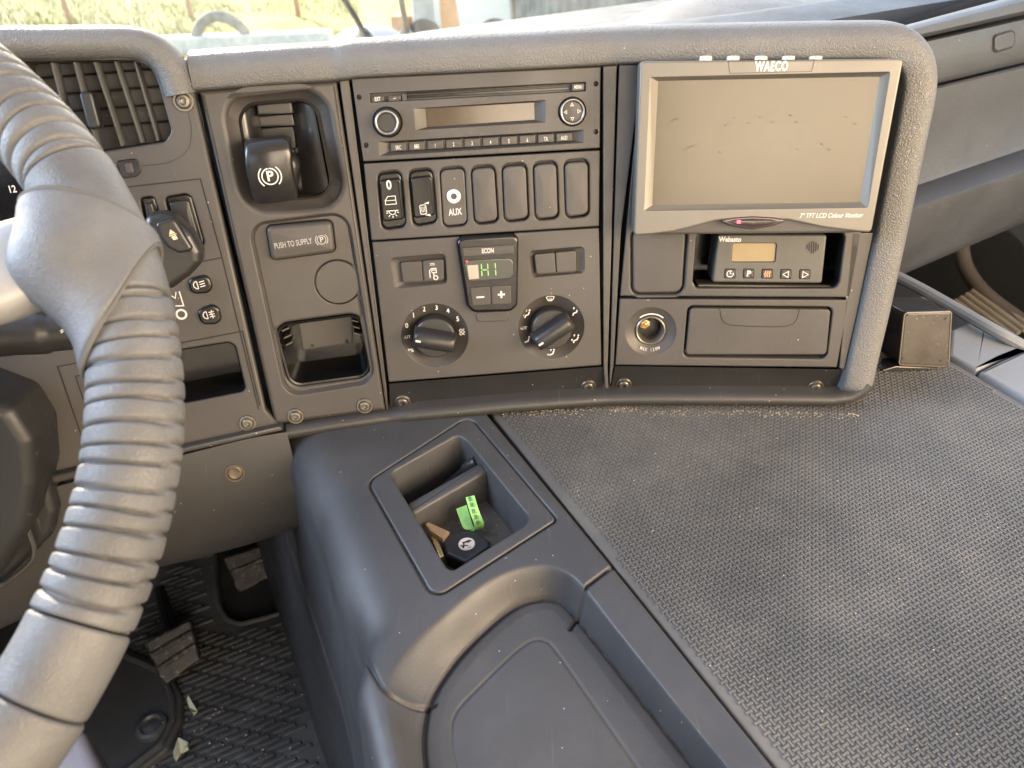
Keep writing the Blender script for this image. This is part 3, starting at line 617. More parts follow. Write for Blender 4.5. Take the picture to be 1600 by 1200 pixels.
kq = [rnd(RP.L([Z2(x-28, y-28), Z2(x+31, y-27), Z2(x+29, y+26), Z2(x-31, y+25)], -.002), .0007, 3) for x, y in keyc]
m = MB(); m.plate(RP, rnd(RP.L(body_px, -.002), .0022, 4), [dict(p=dsp, wall=.002, b=.0005)]+[dict(p=q, wall=.003, b=.0003) for q in kq], -.002, .03, .0016); build("housing", m, mat("timer plastic", (.075, .072, .064), .5, grain=1200, grain_s=.12), TM)
m = MB(); m.slab(RP, inset(dsp, .0003), -.0042, -.0034, .0002, 1); build("display", m, mat("timer display", (.24, .18, .09), .35, rvar=.02), TM)
icons = []
for i, q in enumerate(kq):
    m = MB(); m.slab(RP, inset(q, .0003), -.005, -.0012, .0006, 3); K = build("timer_key", m, BTN, TM)
    c = np.mean(q, axis=0); sfk = Fr(RP.p(c[0], c[1], -.0012), RP.h, RP.v); m = MB(); w = .0007
    if i == 0: m.stroke(sfk, arcpts(0, 0, .0026, 60, 380, 22), w); m.stroke(sfk, [(0, .0018), (0, 0), (.0013, 0)], .0006)
    if i == 1: m.text(sfk, "P", .0068, 0, 0, .00025, bold=.03)
    if i == 2:
        for k in (-1, 0, 1): m.stroke(sfk, [(k*.0018+.0004*math.sin(j*1.3), -.0026+j*.00075) for j in range(8)], .0009)
    if i == 3: m.stroke(sfk, [(-.0026, 0), (.0018, .0026), (.0018, -.0026)], w, .00025, True)
    if i == 4: m.stroke(sfk, [(.0026, 0), (-.0018, .0026), (-.0018, -.0026)], w, .00025, True)
    build("icon", m, mat("orange print", (.62, .28, .14), .6, rvar=0) if i == 2 else WHT, K)
s = RP.sub(Z2(616, 121), Z2(758, 122), -.002); m = MB(); m.text(s, "Webasto", .0058, 0, 0, .0003, bold=.035, sx=.84, align='LEFT'); build("lettering", m, WHT, TM)
m = MB()
for k, (y0, y1) in enumerate(((150, 175), (138, 185), (130, 200), (130, 200), (138, 190), (148, 180))):
    x = 1107+k*12.4; m.stroke(RP, RP.L([Z2(x, y0), Z2(x-3, y1)], -.0017), .0009, -.0017)
build("speaker_slit", m, GAP, TM)
m = MB(); m.slab(RP, RP.L([Z2(500, 372), Z2(1240, 380), Z2(1230, 390), Z2(500, 385)], -.004), -.03, -.004, .001, 2); build("timer_shelf", m, SCR, UP)

SO = thing("socket_panel", "lower right dash panel with round power socket and closed storage drawer", "socket panel", RP.p(.10, -.108, 0))
sc = RP.at(*Z2(238, 634)); drw = rnd(RP.L([Z2(442, 490), Z2(1250, 497), Z2(1215, 786), Z2(418, 776)]), .005, 5)
m = MB(); m.plate(RP, rnd(RP.L([(968.6, 467), (1326, 469), (1307.5, 574), (961.5, 570.2)]), .0006, 2), [dict(p=circ(*sc, .0213, 60), wall=.0045, inner=circ(*sc, .0128, 60), b=.0006, floor=False), dict(p=drw, wall=.010, taper=.0008, b=.0012)], 0, .010, .0006); build("fascia", m, PLA, SO)
m = MB(); m.lathe(RP, *sc, [(.0130, -.0050), (.0128, -.0030), (.0120, -.0024), (.0113, -.0028), (.0110, -.005), (.0104, -.006), (.0100, -.030), (.0002, -.030)], 48); SK = build("power_socket", m, mat("socket metal", (.22, .20, .17), .35, metal=.7), SO)
m = MB(); m.lathe(RP, sc[0]-.0008, sc[1]-.002, [(.0098, -.026), (.0098, -.020), (.009, -.0195), (.0002, -.0195)], 36); build("socket_base", m, BTN, SK)
m = MB(); m.slab(RP, rnd([(sc[0]-.0085, sc[1]-.0005), (sc[0]-.003, sc[1]-.0022), (sc[0]+.0012, sc[1]+.0012), (sc[0]+.001, sc[1]+.0064), (sc[0]-.004, sc[1]+.0082), (sc[0]-.0085, sc[1]+.005)], .001, 3), -.020, -.012, .002, 3, dome=.001); build("contact_spring", m, mat("brass", (.62, .42, .20), .32, metal=.8), SK)
m = MB()
for u, v in ((278, 645), (236, 676), (256, 662)): m.box(RP, *(lambda c: (c[0]-.001, c[0]+.001, c[1]-.0012, c[1]+.0012))(RP.at(*Z2(u, v), -.019)), -.0195, -.0188)
build("socket_hole", m, GAP, SK)
m = MB(); m.stroke(RP, arcpts(sc[0]+.0002, sc[1]-.001, .0163, 52, 128, 20), .0011, -.0020); 
for ch, a in zip("MAX 120W", np.linspace(-116, -64, 8)):
    rr = .0172; c = (sc[0]+rr*math.cos(R(a)), sc[1]+rr*math.sin(R(a))); b = R(a+90)
    fr = Fr(RP.p(c[0], c[1], -.0018), RP.h*math.cos(b)+RP.v*math.sin(b), -RP.h*math.sin(b)+RP.v*math.cos(b)); m.text(fr, ch, .0044, 0, 0, .0002, bold=.01, sx=.62)
build("lettering", m, WHT, SO)
dface = rnd(RP.L([Z2(456, 503), Z2(1237, 510), Z2(1213, 762), Z2(430, 762)], .0005), .0035, 5)
nt = [Z2(x, y) for x, y in ((620, 506), (628, 556), (645, 584), (680, 598), (780, 604), (900, 607), (990, 604), (1030, 590), (1050, 560), (1064, 508))]
m = MB(); m.slab(RP, dface, -.010, .0008, .0010, 3); DR = build("drawer_front", m, PLA, SO)
m = MB(); m.stroke(RP, RP.L(nt, .001), .0007, .00095); build("pull_groove", m, GAP, DR)
# ------------------------------------------------------------------ monitor
MO = thing("monitor", "silver framed colour monitor with blank dusty screen mounted over the right dash panel", "monitor", RP.hit(1185, 365, .02))
MF = RP.off(.026)
Z1 = lambda x, y: (960+.3125*x, 60+.3125*y)
body = [Z1(x, y) for x, y in ((130, 114), (1447, 100), (1286, 972), (1180, 962), (1050, 946), (950, 925), (875, 909), (690, 899), (512, 911), (420, 936), (300, 966), (190, 980), (95, 986))]
bo = rnd(MF.L([Z1(180, 194), Z1(1379, 167), Z1(1267, 846), Z1(150, 863)]), .0012, 3); bi_px = [Z1(220, 213), Z1(1326, 192), Z1(1226, 818), Z1(190, 832)]
bi = rnd(MF.L(bi_px, -.0045), .0008, 3)
SIL = mat("monitor silver paint", (.150, .140, .122), .40, metal=.25, grain=1300, grain_s=.05, mottle=.06, rvar=.05)
m = MB(); m.plate(MF, rnd(MF.L(body), [.003, .003, .003, 0, 0, 0, 0, 0, 0, 0, 0, 0, .003], 3), [dict(p=bo, wall=.0045, inner=align(bo, bi), b=.0003, floor=False)], 0, .022, .0014); build("bezel", m, SIL, MO)
m = MB(); m.slab(MF, inset(bi, -.0006), -.008, -.0044, .0001, 1); SC = build("screen", m, mat("matte screen", (.056, .042, .020), .22, rvar=.02, mottle=.05, spec=.62), MO)  # gold brown base colour carries part of the warm reflection
m = MB()
for x, y in ((270, 435), (285, 415), (300, 405), (312, 402), (350, 560), (362, 548), (378, 542), (392, 538), (555, 435), (565, 427), (598, 398), (528, 568), (672, 424), (790, 418), (880, 385), (908, 418), (730, 394), (1036, 528), (1072, 556), (915, 555), (1158, 394), (1202, 426)):
    c = MF.at(*Z1(x, y), -.0042); m.fill(MF, rnd([(c[0]+random.uniform(.0004, .0011)*math.cos(a), c[1]+random.uniform(.0003, .0006)*math.sin(a)) for a in np.linspace(0, 5.5, 7)], .0001, 2), -.0042)
build("dirt_speck", m, mat("dried dirt", (.045, .036, .026), .8), SC, kind='stuff')
hb = rnd(MF.L([Z1(135, 150), Z1(1440, 130), Z1(1284, 968), Z1(1150, 974), Z1(200, 982), Z1(98, 975)], -.006), .002, 3)
m = MB(); m.slab(MF, hb, -.022, -.006, .002, 2, back=True); build("rear_housing", m, PLA, MO)
m = MB(); m.slab(MF, MF.L([Z1(500, 300), Z1(1000, 300), Z1(960, 800), Z1(500, 800)], -.022), -.0285, -.021, .001, 1, back=True); build("mount", m, GAP, MO)
m = MB(); ln = rnd(MF.L([Z1(x, y) for x, y in ((508, 911), (600, 895), (690, 889), (790, 894), (878, 909), (800, 938), (690, 957), (585, 940))], .0006), .002, 3)
m.slab(MF, ln, -.005, .0008, .0012, 3, dome=.0012); LN = build("sensor_lens", m, mat("smoked lens", (.040, .026, .026), .12, coat=.5, rvar=.03), MO)
s = MF.sub(Z1(622, 917), Z1(760, 915), .0021); m = MB(); m.fill(s, rect(0, 0, .0032, .0028, .0006), .0003); build("indicator", m, mat("red indicator", (.75, .08, .14), .4, emit=(1, .1, .2), estr=.25, rvar=0), LN)
m = MB(); m.text(s, "remote", .0042, .010, 0, .0001, bold=.0, sx=.9, align='LEFT'); build("lettering", m, mat("faint grey print", (.10, .08, .08), .6), LN)
tb = rnd(MF.L([Z1(568, 112), Z1(1001, 106), Z1(985, 165), Z1(577, 175)]), .0006, 2)
m = MB(); m.stroke(MF, tb, .0004, .0002, True); build("badge_groove", m, PLD, MO)
s = MF.sub(Z1(786, 140), Z1(900, 138), 0); m = MB(); m.text(s, "WAECO", .0090, 0, -.0002, .0004, bold=.030, sx=.64, sp=1.15); build("lettering", m, mat("cream print", (.86, .80, .66), .5, rvar=0), MO)
s = MF.sub(Z1(1082, 886), Z1(1242, 884), 0); m = MB(); m.text(s, '7" TFT LCD Colour Monitor', .0050, 0, 0, .0003, bold=.018, sx=.80, shear=.25); build("lettering", m, WHT, MO)
TPF = Fr(MF.p(0, 0, 0), MF.h, -MF.n)      # top face frame: normal = h x (-n) = v
for i, x in enumerate((462, 600, 740, 878, 1016)):
    a = MF.hit(*Z1(x, 106), 0); q = a-TPF.o; lx, ly, ld = q @ TPF.h, q @ TPF.v, q @ TPF.n
    m = MB(); L = [m.loop(TPF, circ(lx, ly+.005, r*.0046, 22, r*.0036), ld+d) for r, d in ((1, -.002), (1, .0016), (.9, .0024), (.5, .0027), (.01, .0027))]; m.grid(L, True); build("button", m, mat("pale button", (.40, .38, .34), .4, rvar=.05) if i == 0 else MATS["pale button"], MO)

# ------------------------------------------------------------------ instrument panel by the wheel
IN = thing("instrument_panel", "panel behind the steering wheel with slatted air vent, switches and small storage tray", "instrument panel", IP.p(-.05, -.15, 0))
out = IP.L([(-70, 70), (150, 88), (214, 88), (246, 104), (266, 138), (303, 143), (415, 640), (436, 663), (150, 722), (40, 748), (-70, 500)])
vent = rnd(IP.L([(30, 96), (206, 93), (238, 106), (248, 132), (268.5, 206), (258, 222), (70, 252)]), [.004, .012, .012, .012, .007, .007, .004], 5)
swl = rnd(IP.L([(219, 309), (241, 306), (247, 325), (262, 388), (236, 394)]), .003, 4); swr = rnd(IP.L([(257, 307.5), (292, 302), (300, 308), (320, 379), (314, 386), (279, 390)]), .004, 4)
tr = rnd(IP.L([(250, 551), (358, 534), (368, 540), (384, 606), (380, 612), (258, 636)]), .005, 5)
m = MB(); m.plate(IP, out, [dict(p=vent, wall=.03, taper=.001, b=.0016), dict(p=swl, wall=.008, b=.0012), dict(p=swr, wall=.008, b=.0012), dict(p=tr, wall=.045, taper=.004, b=.0016)], .0015, .012, .002); build("fascia", m, PLA, IN)
m = MB()
for a, b in (((80, 98), (118, 245)), ((115, 97), (153, 236)), ((147, 97), (190, 228)), ((179, 96), (221, 223)), ((210, 96), (246, 220))):
    m = MB(); q0 = IP.at(*a, -.003); q1 = IP.at(*b, -.003); dx = .0007
    m.slab(IP, [(q0[0]-dx, q0[1]), (q0[0]+dx, q0[1]), (q1[0]+dx, q1[1]), (q1[0]-dx, q1[1])], -.02, -.003, .0006, 2); build("vent_vane", m, MATS.get("vane plastic") or mat("vane plastic", (.11, .11, .115), .4), IN)
for w in (112, 140, 168, 196): 
    m = MB(); m.slab(IP, IP.L([(40, w+10), (262, w-8), (262, w-5), (40, w+13)], -.021), -.028, -.021, .0004, 1); build("rear_vane", m, GAP, IN)
m = MB(); m.slab(IP, rnd(IP.L([(122, 144), (143, 142), (158, 200), (138, 204)], .004), .003, 4), -.008, .004, .002, 3); build("vent_slider", m, PLD, IN)
m = MB(); m.stroke(IP, [IP.at(*q, .0018) for q in spline([(294, 176), (299, 205), (292, 236), (262, 254), (222, 259)], 6)], .0006, .0018); build("surround_crease", m, PLD, IN)
m = MB(); m.stroke(IP, IP.L([(200, 292), (313, 279.5), (347, 402.5), (404, 640)], .0018), .0010, .00175); m.stroke(IP, IP.L([(255, 420), (347, 402.5)], .0018), .0010, .0018); m.stroke(IP, IP.L([(250, 542), (379, 517.5), (406, 634)], .0018), .0010, .0018)
m.stroke(IP, IP.L([(150, 561), (90, 573), (128, 683), (160, 677)], .0018), .0010, .0018); m.stroke(IP, IP.L([(150, 580), (118, 588), (143, 662), (160, 660)], .0018), .0008, .0019); build("panel_seam", m, GAP, IN)
sl = rnd(IP.L([(180, 251), (212, 247), (220, 255), (221, 269), (214, 276), (190, 280)], .0018), .003, 4)
m = MB(); m.slab(IP, sl, -.002, .0022, .0006, 2); build("indicator_slot", m, GLS, IN)
m = MB(); m.slab(IP, rnd(IP.L([(194, 256), (205, 254), (210, 270), (198, 272)], .003), .001, 3), -.002, .0034, .0006, 2); build("indicator_button", m, BTN, IN)
for P_, nm in ((swl, 'a'), (swr, 'b')):
    m = MB(); m.slab(IP, inset(P_, .0005), -.008, -.0003, .0012, 2); bd = build("switch", m, GLS, IN)
    q = inset(P_, .0026); c = np.mean(q, axis=0); m = MB(); m.slab(IP, [(x, y-.002) for x, y in q], -.006, .0030, .0012, 3, dome=.0005); build("rocker", m, SWB, bd)
    if nm == 'b':
        m = MB(); s = IP.sub((296, 364), (306, 362), .0036)
        for r in (.0020, .0034, .0048): m.stroke(s, arcpts(-.001, 0, r, -75, 95, 14), .0005, .0003)
        m.stroke(s, circ(-.001, 0, .0009, 10), .0005, .0003, True); build("icon", m, WHT, bd)
def fogbutton(pxs, icon):
    m = MB(); m.slab(IP, rnd(IP.L(pxs, .004), .006, 6), -.002, .0048, .0020, 4); o = build("lamp_button", m, GLS, IN); return o
def lampicon(m, s, rear):
    m.stroke(s, [(-.0006, -.0030), (-.0006, .0030)]+arcpts(-.0006, 0, .0030, 90, 270, 12), .0007, .0003, True)
    for k in (-1, 0, 1): m.stroke(s, [(.0010, k*.0019), (.0050, k*.0019+(0.0004 if not rear else 0))], .0007, .0003)
    if rear: m.stroke(s, [(.0030+.0005*math.sin(j), -.0034+.00085*j) for j in range(9)], .0006, .0003)
o = fogbutton([(293, 436), (325, 428), (333, 448), (327, 458), (305, 460), (296, 454)], 0); s = IP.sub((310, 445), (330, 441), .0049); m = MB(); lampicon(m, s, 0); build("icon", m, WHT, o)
o = fogbutton([(306, 486), (332, 475), (343, 482), (347, 500), (338, 507), (315, 508)], 1); s = IP.sub((325, 492), (345, 488), .0049); m = MB(); lampicon(m, s, 1); build("icon", m, WHT, o)
m = MB(); s = IP.sub((283.5, 491), (303, 487), .0018); m.stroke(s, circ(0, 0, .0036, 22), .0016, .0003, True); m.stroke(s, s.L([(274, 478), (287, 477.5), (280, 455)]), .0010, .0003); m.stroke(s, s.L([(268, 462), (274, 466), (275, 456)]), .0008, .0003); build("icon", m, WHT, IN)
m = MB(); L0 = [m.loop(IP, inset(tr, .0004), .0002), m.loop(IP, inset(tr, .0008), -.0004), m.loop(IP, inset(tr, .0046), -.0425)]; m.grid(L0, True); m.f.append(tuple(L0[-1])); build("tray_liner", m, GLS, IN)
screw(IP, 387, 661, .002, IN); screw(IP, 287, 158, .002, IN, .0050)
# cowl over the vent
COWL = prof_spline([(-.001, -.02), (.0, -.003), (.002, .006), (.008, .011), (.015, .0105), (.020, .006), (.0225, -.003), (.022, -.015), (.018, -.04), (.006, -.09)], 4)
path = [(IP, q) for q in [tuple(q) for q in spline([(-80, 96), (60, 95), (150, 93.5), (206, 94), (232, 103), (247, 122), (257, 152)], 6)]]
m = MB(); rows = sweep(m, path, COWL); m.f.append(tuple(rows[-1])); build("cowl", m, PAD, IN, ang=60)
m = MB(); rows = []
for a, b in (((262, 142), (304, 143)),):
    pr = prof_spline([(0, -.012), (0, .0), (.003, .0045), (.010, .005), (.019, .002), (.0225, -.006), (.020, -.02), (.008, -.06)], 4)
    for k in range(7):
        u = 258+(302-258)*k/6; X = IP.hit(u, 142, .001); g = .0 if 0 < k < 6 else -.0015
        rows.append(m.pts([X+IP.v*(x+g*.3)+IP.n*(y+g) for x, y in pr]))
m.grid(rows); m.f.append(tuple(rows[0])); m.f.append(tuple(rows[-1])); build("cowl_infill", m, PAD, IN, ang=60)
# dark cluster face far left
m = MB(); m.slab(IP, IP.L([(-90, 200), (18, 230), (42, 300), (60, 420), (-90, 480)], .006), .001, .006, .002, 2); CLU = build("cluster_glass", m, GLS, IN)
m = MB(); s = IP.sub((19, 296), (39, 294), .0063); m.text(s, "12", .007, 0, 0, .0002, bold=.02, sx=.8); build("lettering", m, WHT, CLU)

# ------------------------------------------------------------------ knee panel
KP = thing("knee_panel", "smooth brown grey lower dash panel with one recessed screw above the pedals", "knee panel", IP.p(-.06, -.24, 0))
m = MB(); kf = IP.off(.002)
rows = []
tops = [(-60, 798), (60, 765), (150, 741), (285, 708), (380, 684), (447, 672)]; bots = [(-60, 1010), (60, 955), (150, 908), (245, 887), (385, 852), (473, 822)]
mids = [(-60, 880), (60, 850), (150, 815), (285, 790), (395, 765), (470, 752)]
for fac, d in ((0, -.03), (0, .004), (.02, .0075), (.06, .0080), (.3, .008), (.6, .006), (.85, .000), (.97, -.008), (1.0, -.016), (1.0, -.05)):
    r = []
    for a, c, b in zip(tops, mids, bots):
        t = fac; x = (1-t)**2*a[0]+2*t*(1-t)*c[0]+t*t*b[0]; y = (1-t)**2*a[1]+2*t*(1-t)*c[1]+t*t*b[1]
        r.append(IP.hit(x, y, d))
    rows.append(m.pts(spline(r, 4)))
m.grid(rows); m.f.append(tuple(q[-1] for q in rows)); build("panel_skin", m, LIP, KP, ang=50)
m = MB(); m.slab(IP, IP.L([(60, 748), (285, 700), (438, 666), (442, 673), (285, 709), (60, 762)], .010), -.01, .010, .0018, 2); build("panel_ledge", m, LIP, KP)
x, y = IP.at(367, 739, .0082); m = MB(); m.lathe(IP, x, y, [(.0086, .0070), (.0080, .0094), (.0070, .0094), (.0066, .0086), (.0060, .0060)], 28, False); m.lathe(IP, x, y, [(.0062, .0084), (.0050, .0090), (.0030, .0082), (.0002, .0084)], 20); build("recessed_screw", m, mat("worn brass screw", (.12, .095, .07), .5, metal=.4, mottle=.3, mscale=60), KP)
# steering column shroud
SH = thing("steering_column", "dark moulded steering column shroud at the lower left edge", "steering column", IP.hit(10, 900, .03))
m = MB(); m.slab(IP, rnd(IP.L([(-90, 600), (20, 640), (52, 690), (58, 760), (44, 830), (0, 905), (-90, 960)], .060), .012, 5), .0, .060, .010, 6); build("shroud", m, PLD, SH)
m = MB(); m.slab(IP, rnd(IP.L([(-90, 700), (74, 752), (88, 800), (80, 838), (52, 868), (0, 918), (-90, 990)], .022), .012, 5), -.01, .022, .006, 4); build("shroud_base", m, PLD, SH)
m = MB(); m.tube(spline([IP.hit(u, w, .03) for u, w in ((36, 806), (46, 835), (53, 860), (44, 882), (0, 916), (-60, 950))], 5), .0022, 8); build("shroud_trim", m, LIP, SH)

# ------------------------------------------------------------------ steering wheel and stalk
YW = R(27); WTf = np.array([-math.sin(YW), math.cos(YW), 0]); WTr = np.array([math.cos(YW), math.sin(YW), 0])
WA = .692; WC = np.array([-.37833, .216755, .943563]); WR = .2245
WN = math.cos(WA)*np.array([0, 0, 1.0])-math.sin(WA)*WTf; WB = np.cross(WN, WTr); WF = Fr(WC, WTr, WB)
SW_ = thing("steering_wheel", "large truck steering wheel with ribbed grey leather cover and smooth padded spoke joint", "steering wheel", WC-WN*.05)
def rim(name, t0, t1, r0, ribs, skew=0.0, jog=0.0, bulge=None, step=.0018, pitch=.0405, sk0=None, sk1=None, mt=None):
    m = MB(); n = max(8, int((t1-t0)/step)); rows = []; NP = 44
    for i in range(n+1):
        row = []
        for k in range(NP):
            ph = 2*math.pi*k/NP; f = i/n; th = t0+(t1-t0)*f+(sk0(ph)*(1-f) if sk0 else 0)+(sk1(ph)*f if sk1 else 0); r = r0
            rad = math.cos(th)*WTr+math.sin(th)*WB
            if ribs:
                sft = skew*math.sin(ph)+jog*(1/(1+math.exp(-14*math.sin(ph-.5)))-.5)
                s = ((th-t0)+sft)/pitch; s += .10*math.sin(2.3*s+1.1)+.05*math.sin(5.1*s+2*ph)
                q = abs(2*(s-math.floor(s))-1); e_ = (1-q)*.5*pitch*WR; r *= (.955+.045*math.sqrt(max(0, 1-q**2.4)))*(1-.085*math.exp(-(e_/.0008)**2))
                r *= 1+.005*math.sin(2*ph+s*.9)
            else: r *= 1+.006*math.sin(3*ph+th*31)+.004*math.sin(ph*2-th*47)
            e = min(i, n-i)*step
            if e < .006: r *= .94+.06*math.sqrt(min(1, e/.006))
            if bulge: r = bulge(th, ph, r)
            row.append(WC+rad*WR+rad*(r*math.cos(ph))+WN*(r*math.sin(ph)))
        rows.append(m.pts(row))
    m.grid(rows, True); m.f.append(tuple(rows[0][::-1])); m.f.append(tuple(rows[-1])); return build(name, m, mt or LEA, SW_, ang=50)
D = math.radians
rim("ribbed_grip", D(-39.5), D(-4.2), .0198, True, .006, .012)
rim("smooth_grip", D(-4.0), D(14.0), .0199, False)
rim("ribbed_grip", D(14.2), D(62), .0196, True, -.030, .0)
rim("smooth_grip", D(-47.5), D(-39.7), .0196, False)
rim("smooth_grip", D(-75), D(-47.7), .0202, False)
def bul(th, ph, r):
    w = math.exp(-((th-D(3.0))/D(7.5))**2); c = max(0, -math.cos(ph)); return r*(1+.85*w*c**1.6+.05*w)
rim("spoke_joint", D(-5.0), D(7.6), .0216, False, bulge=bul, sk0=lambda p: D(7)*math.cos(p), sk1=lambda p: D(-4.5)*math.cos(p))
def seam(f, r, w=.0011):
    P = []
    for k in range(48):
        ph = 2*math.pi*k/48; th = f(ph); rad = math.cos(th)*WTr+math.sin(th)*WB; P.append(WC+rad*WR+(rad*math.cos(ph)+WN*math.sin(ph))*bul(th, ph, r))
    m = MB(); m.tube(P, w, 6, closed=True); build("seam", m, SEA, SW_)
seam(lambda p: D(-5.15)+D(7)*math.cos(p), .0203); seam(lambda p: D(7.75)-D(4.5)*math.cos(p), .0203)
m = MB(); 
for a in (12.9, -4.45, -39.6, -47.6):
    th = D(a); rad = math.cos(th)*WTr+math.sin(th)*WB; tg = -math.sin(th)*WTr+math.cos(th)*WB
m = MB(); P = []
th = D(5.0); rad = math.cos(th)*WTr+math.sin(th)*WB; tg = -math.sin(th)*WTr+math.cos(th)*WB; rows = []
for k, (q, hw, ht) in enumerate(((.030, .020, .014), (.045, .021, .0125), (.065, .020, .012), (.09, .021, .013), (.12, .026, .016))):
    c = WC+rad*(WR-q)-WN*(.002+.10*q); rows.append(m.pts([c+tg*hw*math.copysign(abs(math.cos(a))**.6, math.cos(a))+WN*ht*math.copysign(abs(math.sin(a))**.6, math.sin(a)) for a in np.linspace(0, 2*math.pi, 29)[:-1]]))
m.grid(rows, True); build("spoke", m, mat("silver spoke plastic", (.36, .36, .36), .34, metal=.2), SW_, ang=60)
m = MB(); m.slab(WF, rnd([(-.11, -.085), (.085, -.078), (.118, -.03), (.112, .045), (.085, .08), (-.11, .085)], .03, 6), -.055, -.012, .014, 5); build("hub", m, mat("hub plastic", (.085, .080, .075), .5, grain=900, grain_s=.1), SW_)
# stalk behind the wheel
ST = thing("stalk_lever", "black column stalk with a printed arrow cap beside the ribbed wheel rim", "stalk", IP.hit(285, 420, .03))
d0 = .045
m = MB(); m.slab(IP, rnd(IP.L([(225, 338), (250, 333), (270, 338), (300, 366), (315, 394), (315, 412), (297, 432), (265, 455), (225, 440)], d0), .006, 5), d0-.020, d0, .006, 5, back=True); A = build("stalk_head", m, SWB, ST)
m = MB(); m.slab(IP, rnd(IP.L([(242, 349), (268, 341), (275, 346), (301, 388), (297, 393), (280, 396), (262, 387), (250, 371)], d0+.004), .003, 5), d0-.004, d0+.0045, .0022, 4); B = build("stalk_button", m, SWB, ST)
s = IP.sub((270, 367), (282, 363), d0+.0047); m = MB(); m.fill(s, [(-.0022, .0008), (.0022, .0008), (0, .0042)], .0002); m.stroke(s, [(-.0026, .0), (.0026, 0)], .0006, .0002); m.fill(s, [(-.0016, -.0008), (.0018, -.0008), (.0022, -.0036), (-.001, -.0036)], .0002); build("icon", m, mat("amber print", (.72, .58, .38), .6, rvar=0), B)
m = MB(); m.tube(spline([IP.hit(250, 400, d0-.011), IP.hit(150, 430, d0-.005), IP.hit(0, 470, d0), IP.hit(-120, 500, d0)], 6), .009, 16); build("stalk_stem", m, SWB, ST)
SB = thing("wiper_stalk", "short dark stalk tip with a pale mark below the spoke joint", "stalk", IP.hit(95, 530, .02))
m = MB(); m.tube(spline([IP.hit(-90, 525, .07), IP.hit(20, 520, .07), IP.hit(80, 518, .07), IP.hit(122, 514, .07)], 6), [.016]*6+[.0155]*6+[.014]*6+[.009], 18); A = build("stalk_stem", m, SWB, SB)
s = IP.sub((97, 517), (110, 513), .0853); m = MB(); m.stroke(s, [(-.0012, -.0010), (.0010, -.0004), (-.0010, .0004), (.0012, .0010)], .0006, .0003); build("icon", m, WHT, A)

# ------------------------------------------------------------------ footwell
m = MB(); fl = flat(.085)
def G(s, t, z): q = TR*s+TF*t; return np.array([q[0], q[1], z])
rows = [m.pts([G(s, t, z) for s in np.linspace(-1.3, 1.9, 9)]) for t, z in ((-1.2, .085), (.2, .085), (1.12, .085), (1.22, .16), (1.42, .62))]
m.grid(rows); FLO = build("floor", m, mat("cab floor", (.022, .022, .023), .75, mottle=.3, grain=300, grain_s=.3), kind='structure', ang=30)
FM = flat(.100)
mo = [(240, 880), (342, 862), (340, 905), (346, 946), (360, 966), (378, 972), (415, 962), (446, 952), (466, 953), (481, 972), (500, 1080), (519, 1200), (536, 1300), (60, 1330), (180, 1000)]
mpoly = rnd(FM.L(mo), .012, 4)
FMT = thing("floor_mat", "worn ribbed black rubber driver floor mat scuffed with pale dirt", "floor mat", FM.hit(380, 1100))
RB2 = mat("floor mat rubber", (.066, .068, .073), .42, mottle=.3, mscale=14, dust=.38, dscale=9, dlo=.48, dhi=.85, dustcol=(.26, .27, .29), specks=.16, grain=400, grain_s=.3, speckscale=150)
m = MB(); m.slab(FM, mpoly, -.012, 0, .003, 3); build("mat_base", m, RB2, FMT)
m = MB(); m.tube([FM.p(x, y, .001) for x, y in inset(mpoly, .005)], .0042, 8, closed=True); build("raised_rim", m, RB2, FMT)
def inside(poly, P):
    P = np.asarray(P); x, y = P[:, 0], P[:, 1]; c = np.zeros(len(P), bool); n = len(poly)
    for i in range(n):
        (x1, y1), (x2, y2) = poly[i], poly[i-1]
        if y1 == y2: continue
        c ^= ((y1 > y) != (y2 > y)) & (x < (x2-x1)*(y-y1)/(y2-y1)+x1)
    return c
m = MB(); ip_ = inset(mpoly, .016); P = np.array(ip_); st = np.array([[x*TR[0]+y*TR[1], x*TF[0]+y*TF[1]] for x, y in P])
ti = 0
for t in np.arange(st[:, 1].min(), st[:, 1].max(), .0100):
    ti += 1; s = st[:, 0].min()-(ti % 3)*.012
    while s < st[:, 0].max():
        ln = .036; a = [G(q, t, 0)[:2] for q in (s, s+ln/2, s+ln-.006)]
        if inside(ip_, a).all():
            w = .0028; q = [G(s, t-w, 0)[:2], G(s+ln-.006, t-w, 0)[:2], G(s+ln-.006, t+w, 0)[:2], G(s, t+w, 0)[:2]]; m.slab(FM, q, -.001, .0042, .0022, 2)
        s += ln
build("mat_rib", m, RB2, FMT, kind='stuff')
# rubber boot plate left of the mat
PLF = flat(.112)
pl = rnd(PLF.L([(170, 1000), (262, 1040), (283, 1085), (284, 1125), (262, 1170), (205, 1215), (90, 1260), (60, 1040)]), .018, 6)
BP = thing("floor_cover", "black rubber floor cover plate with double raised rim and round plug under the brake pedal", "floor cover", PLF.hit(220, 1150))
m = MB(); m.slab(PLF, pl, -.02, .0, .004, 3, foot=.006); build("cover_plate", m, CND, BP)
m = MB(); m.tube([PLF.p(x, y, .001) for x, y in inset(pl, .012)], .005, 8, closed=True); build("raised_rim", m, CND, BP)
m = MB(); x, y = PLF.at(238, 1137); m.lathe(PLF, x, y, [(.022, -.001), (.020, .006), (.015, .008), (.012, .004), (.009, .005), (.0002, .007)], 24); build("plug", m, RB2, BP)
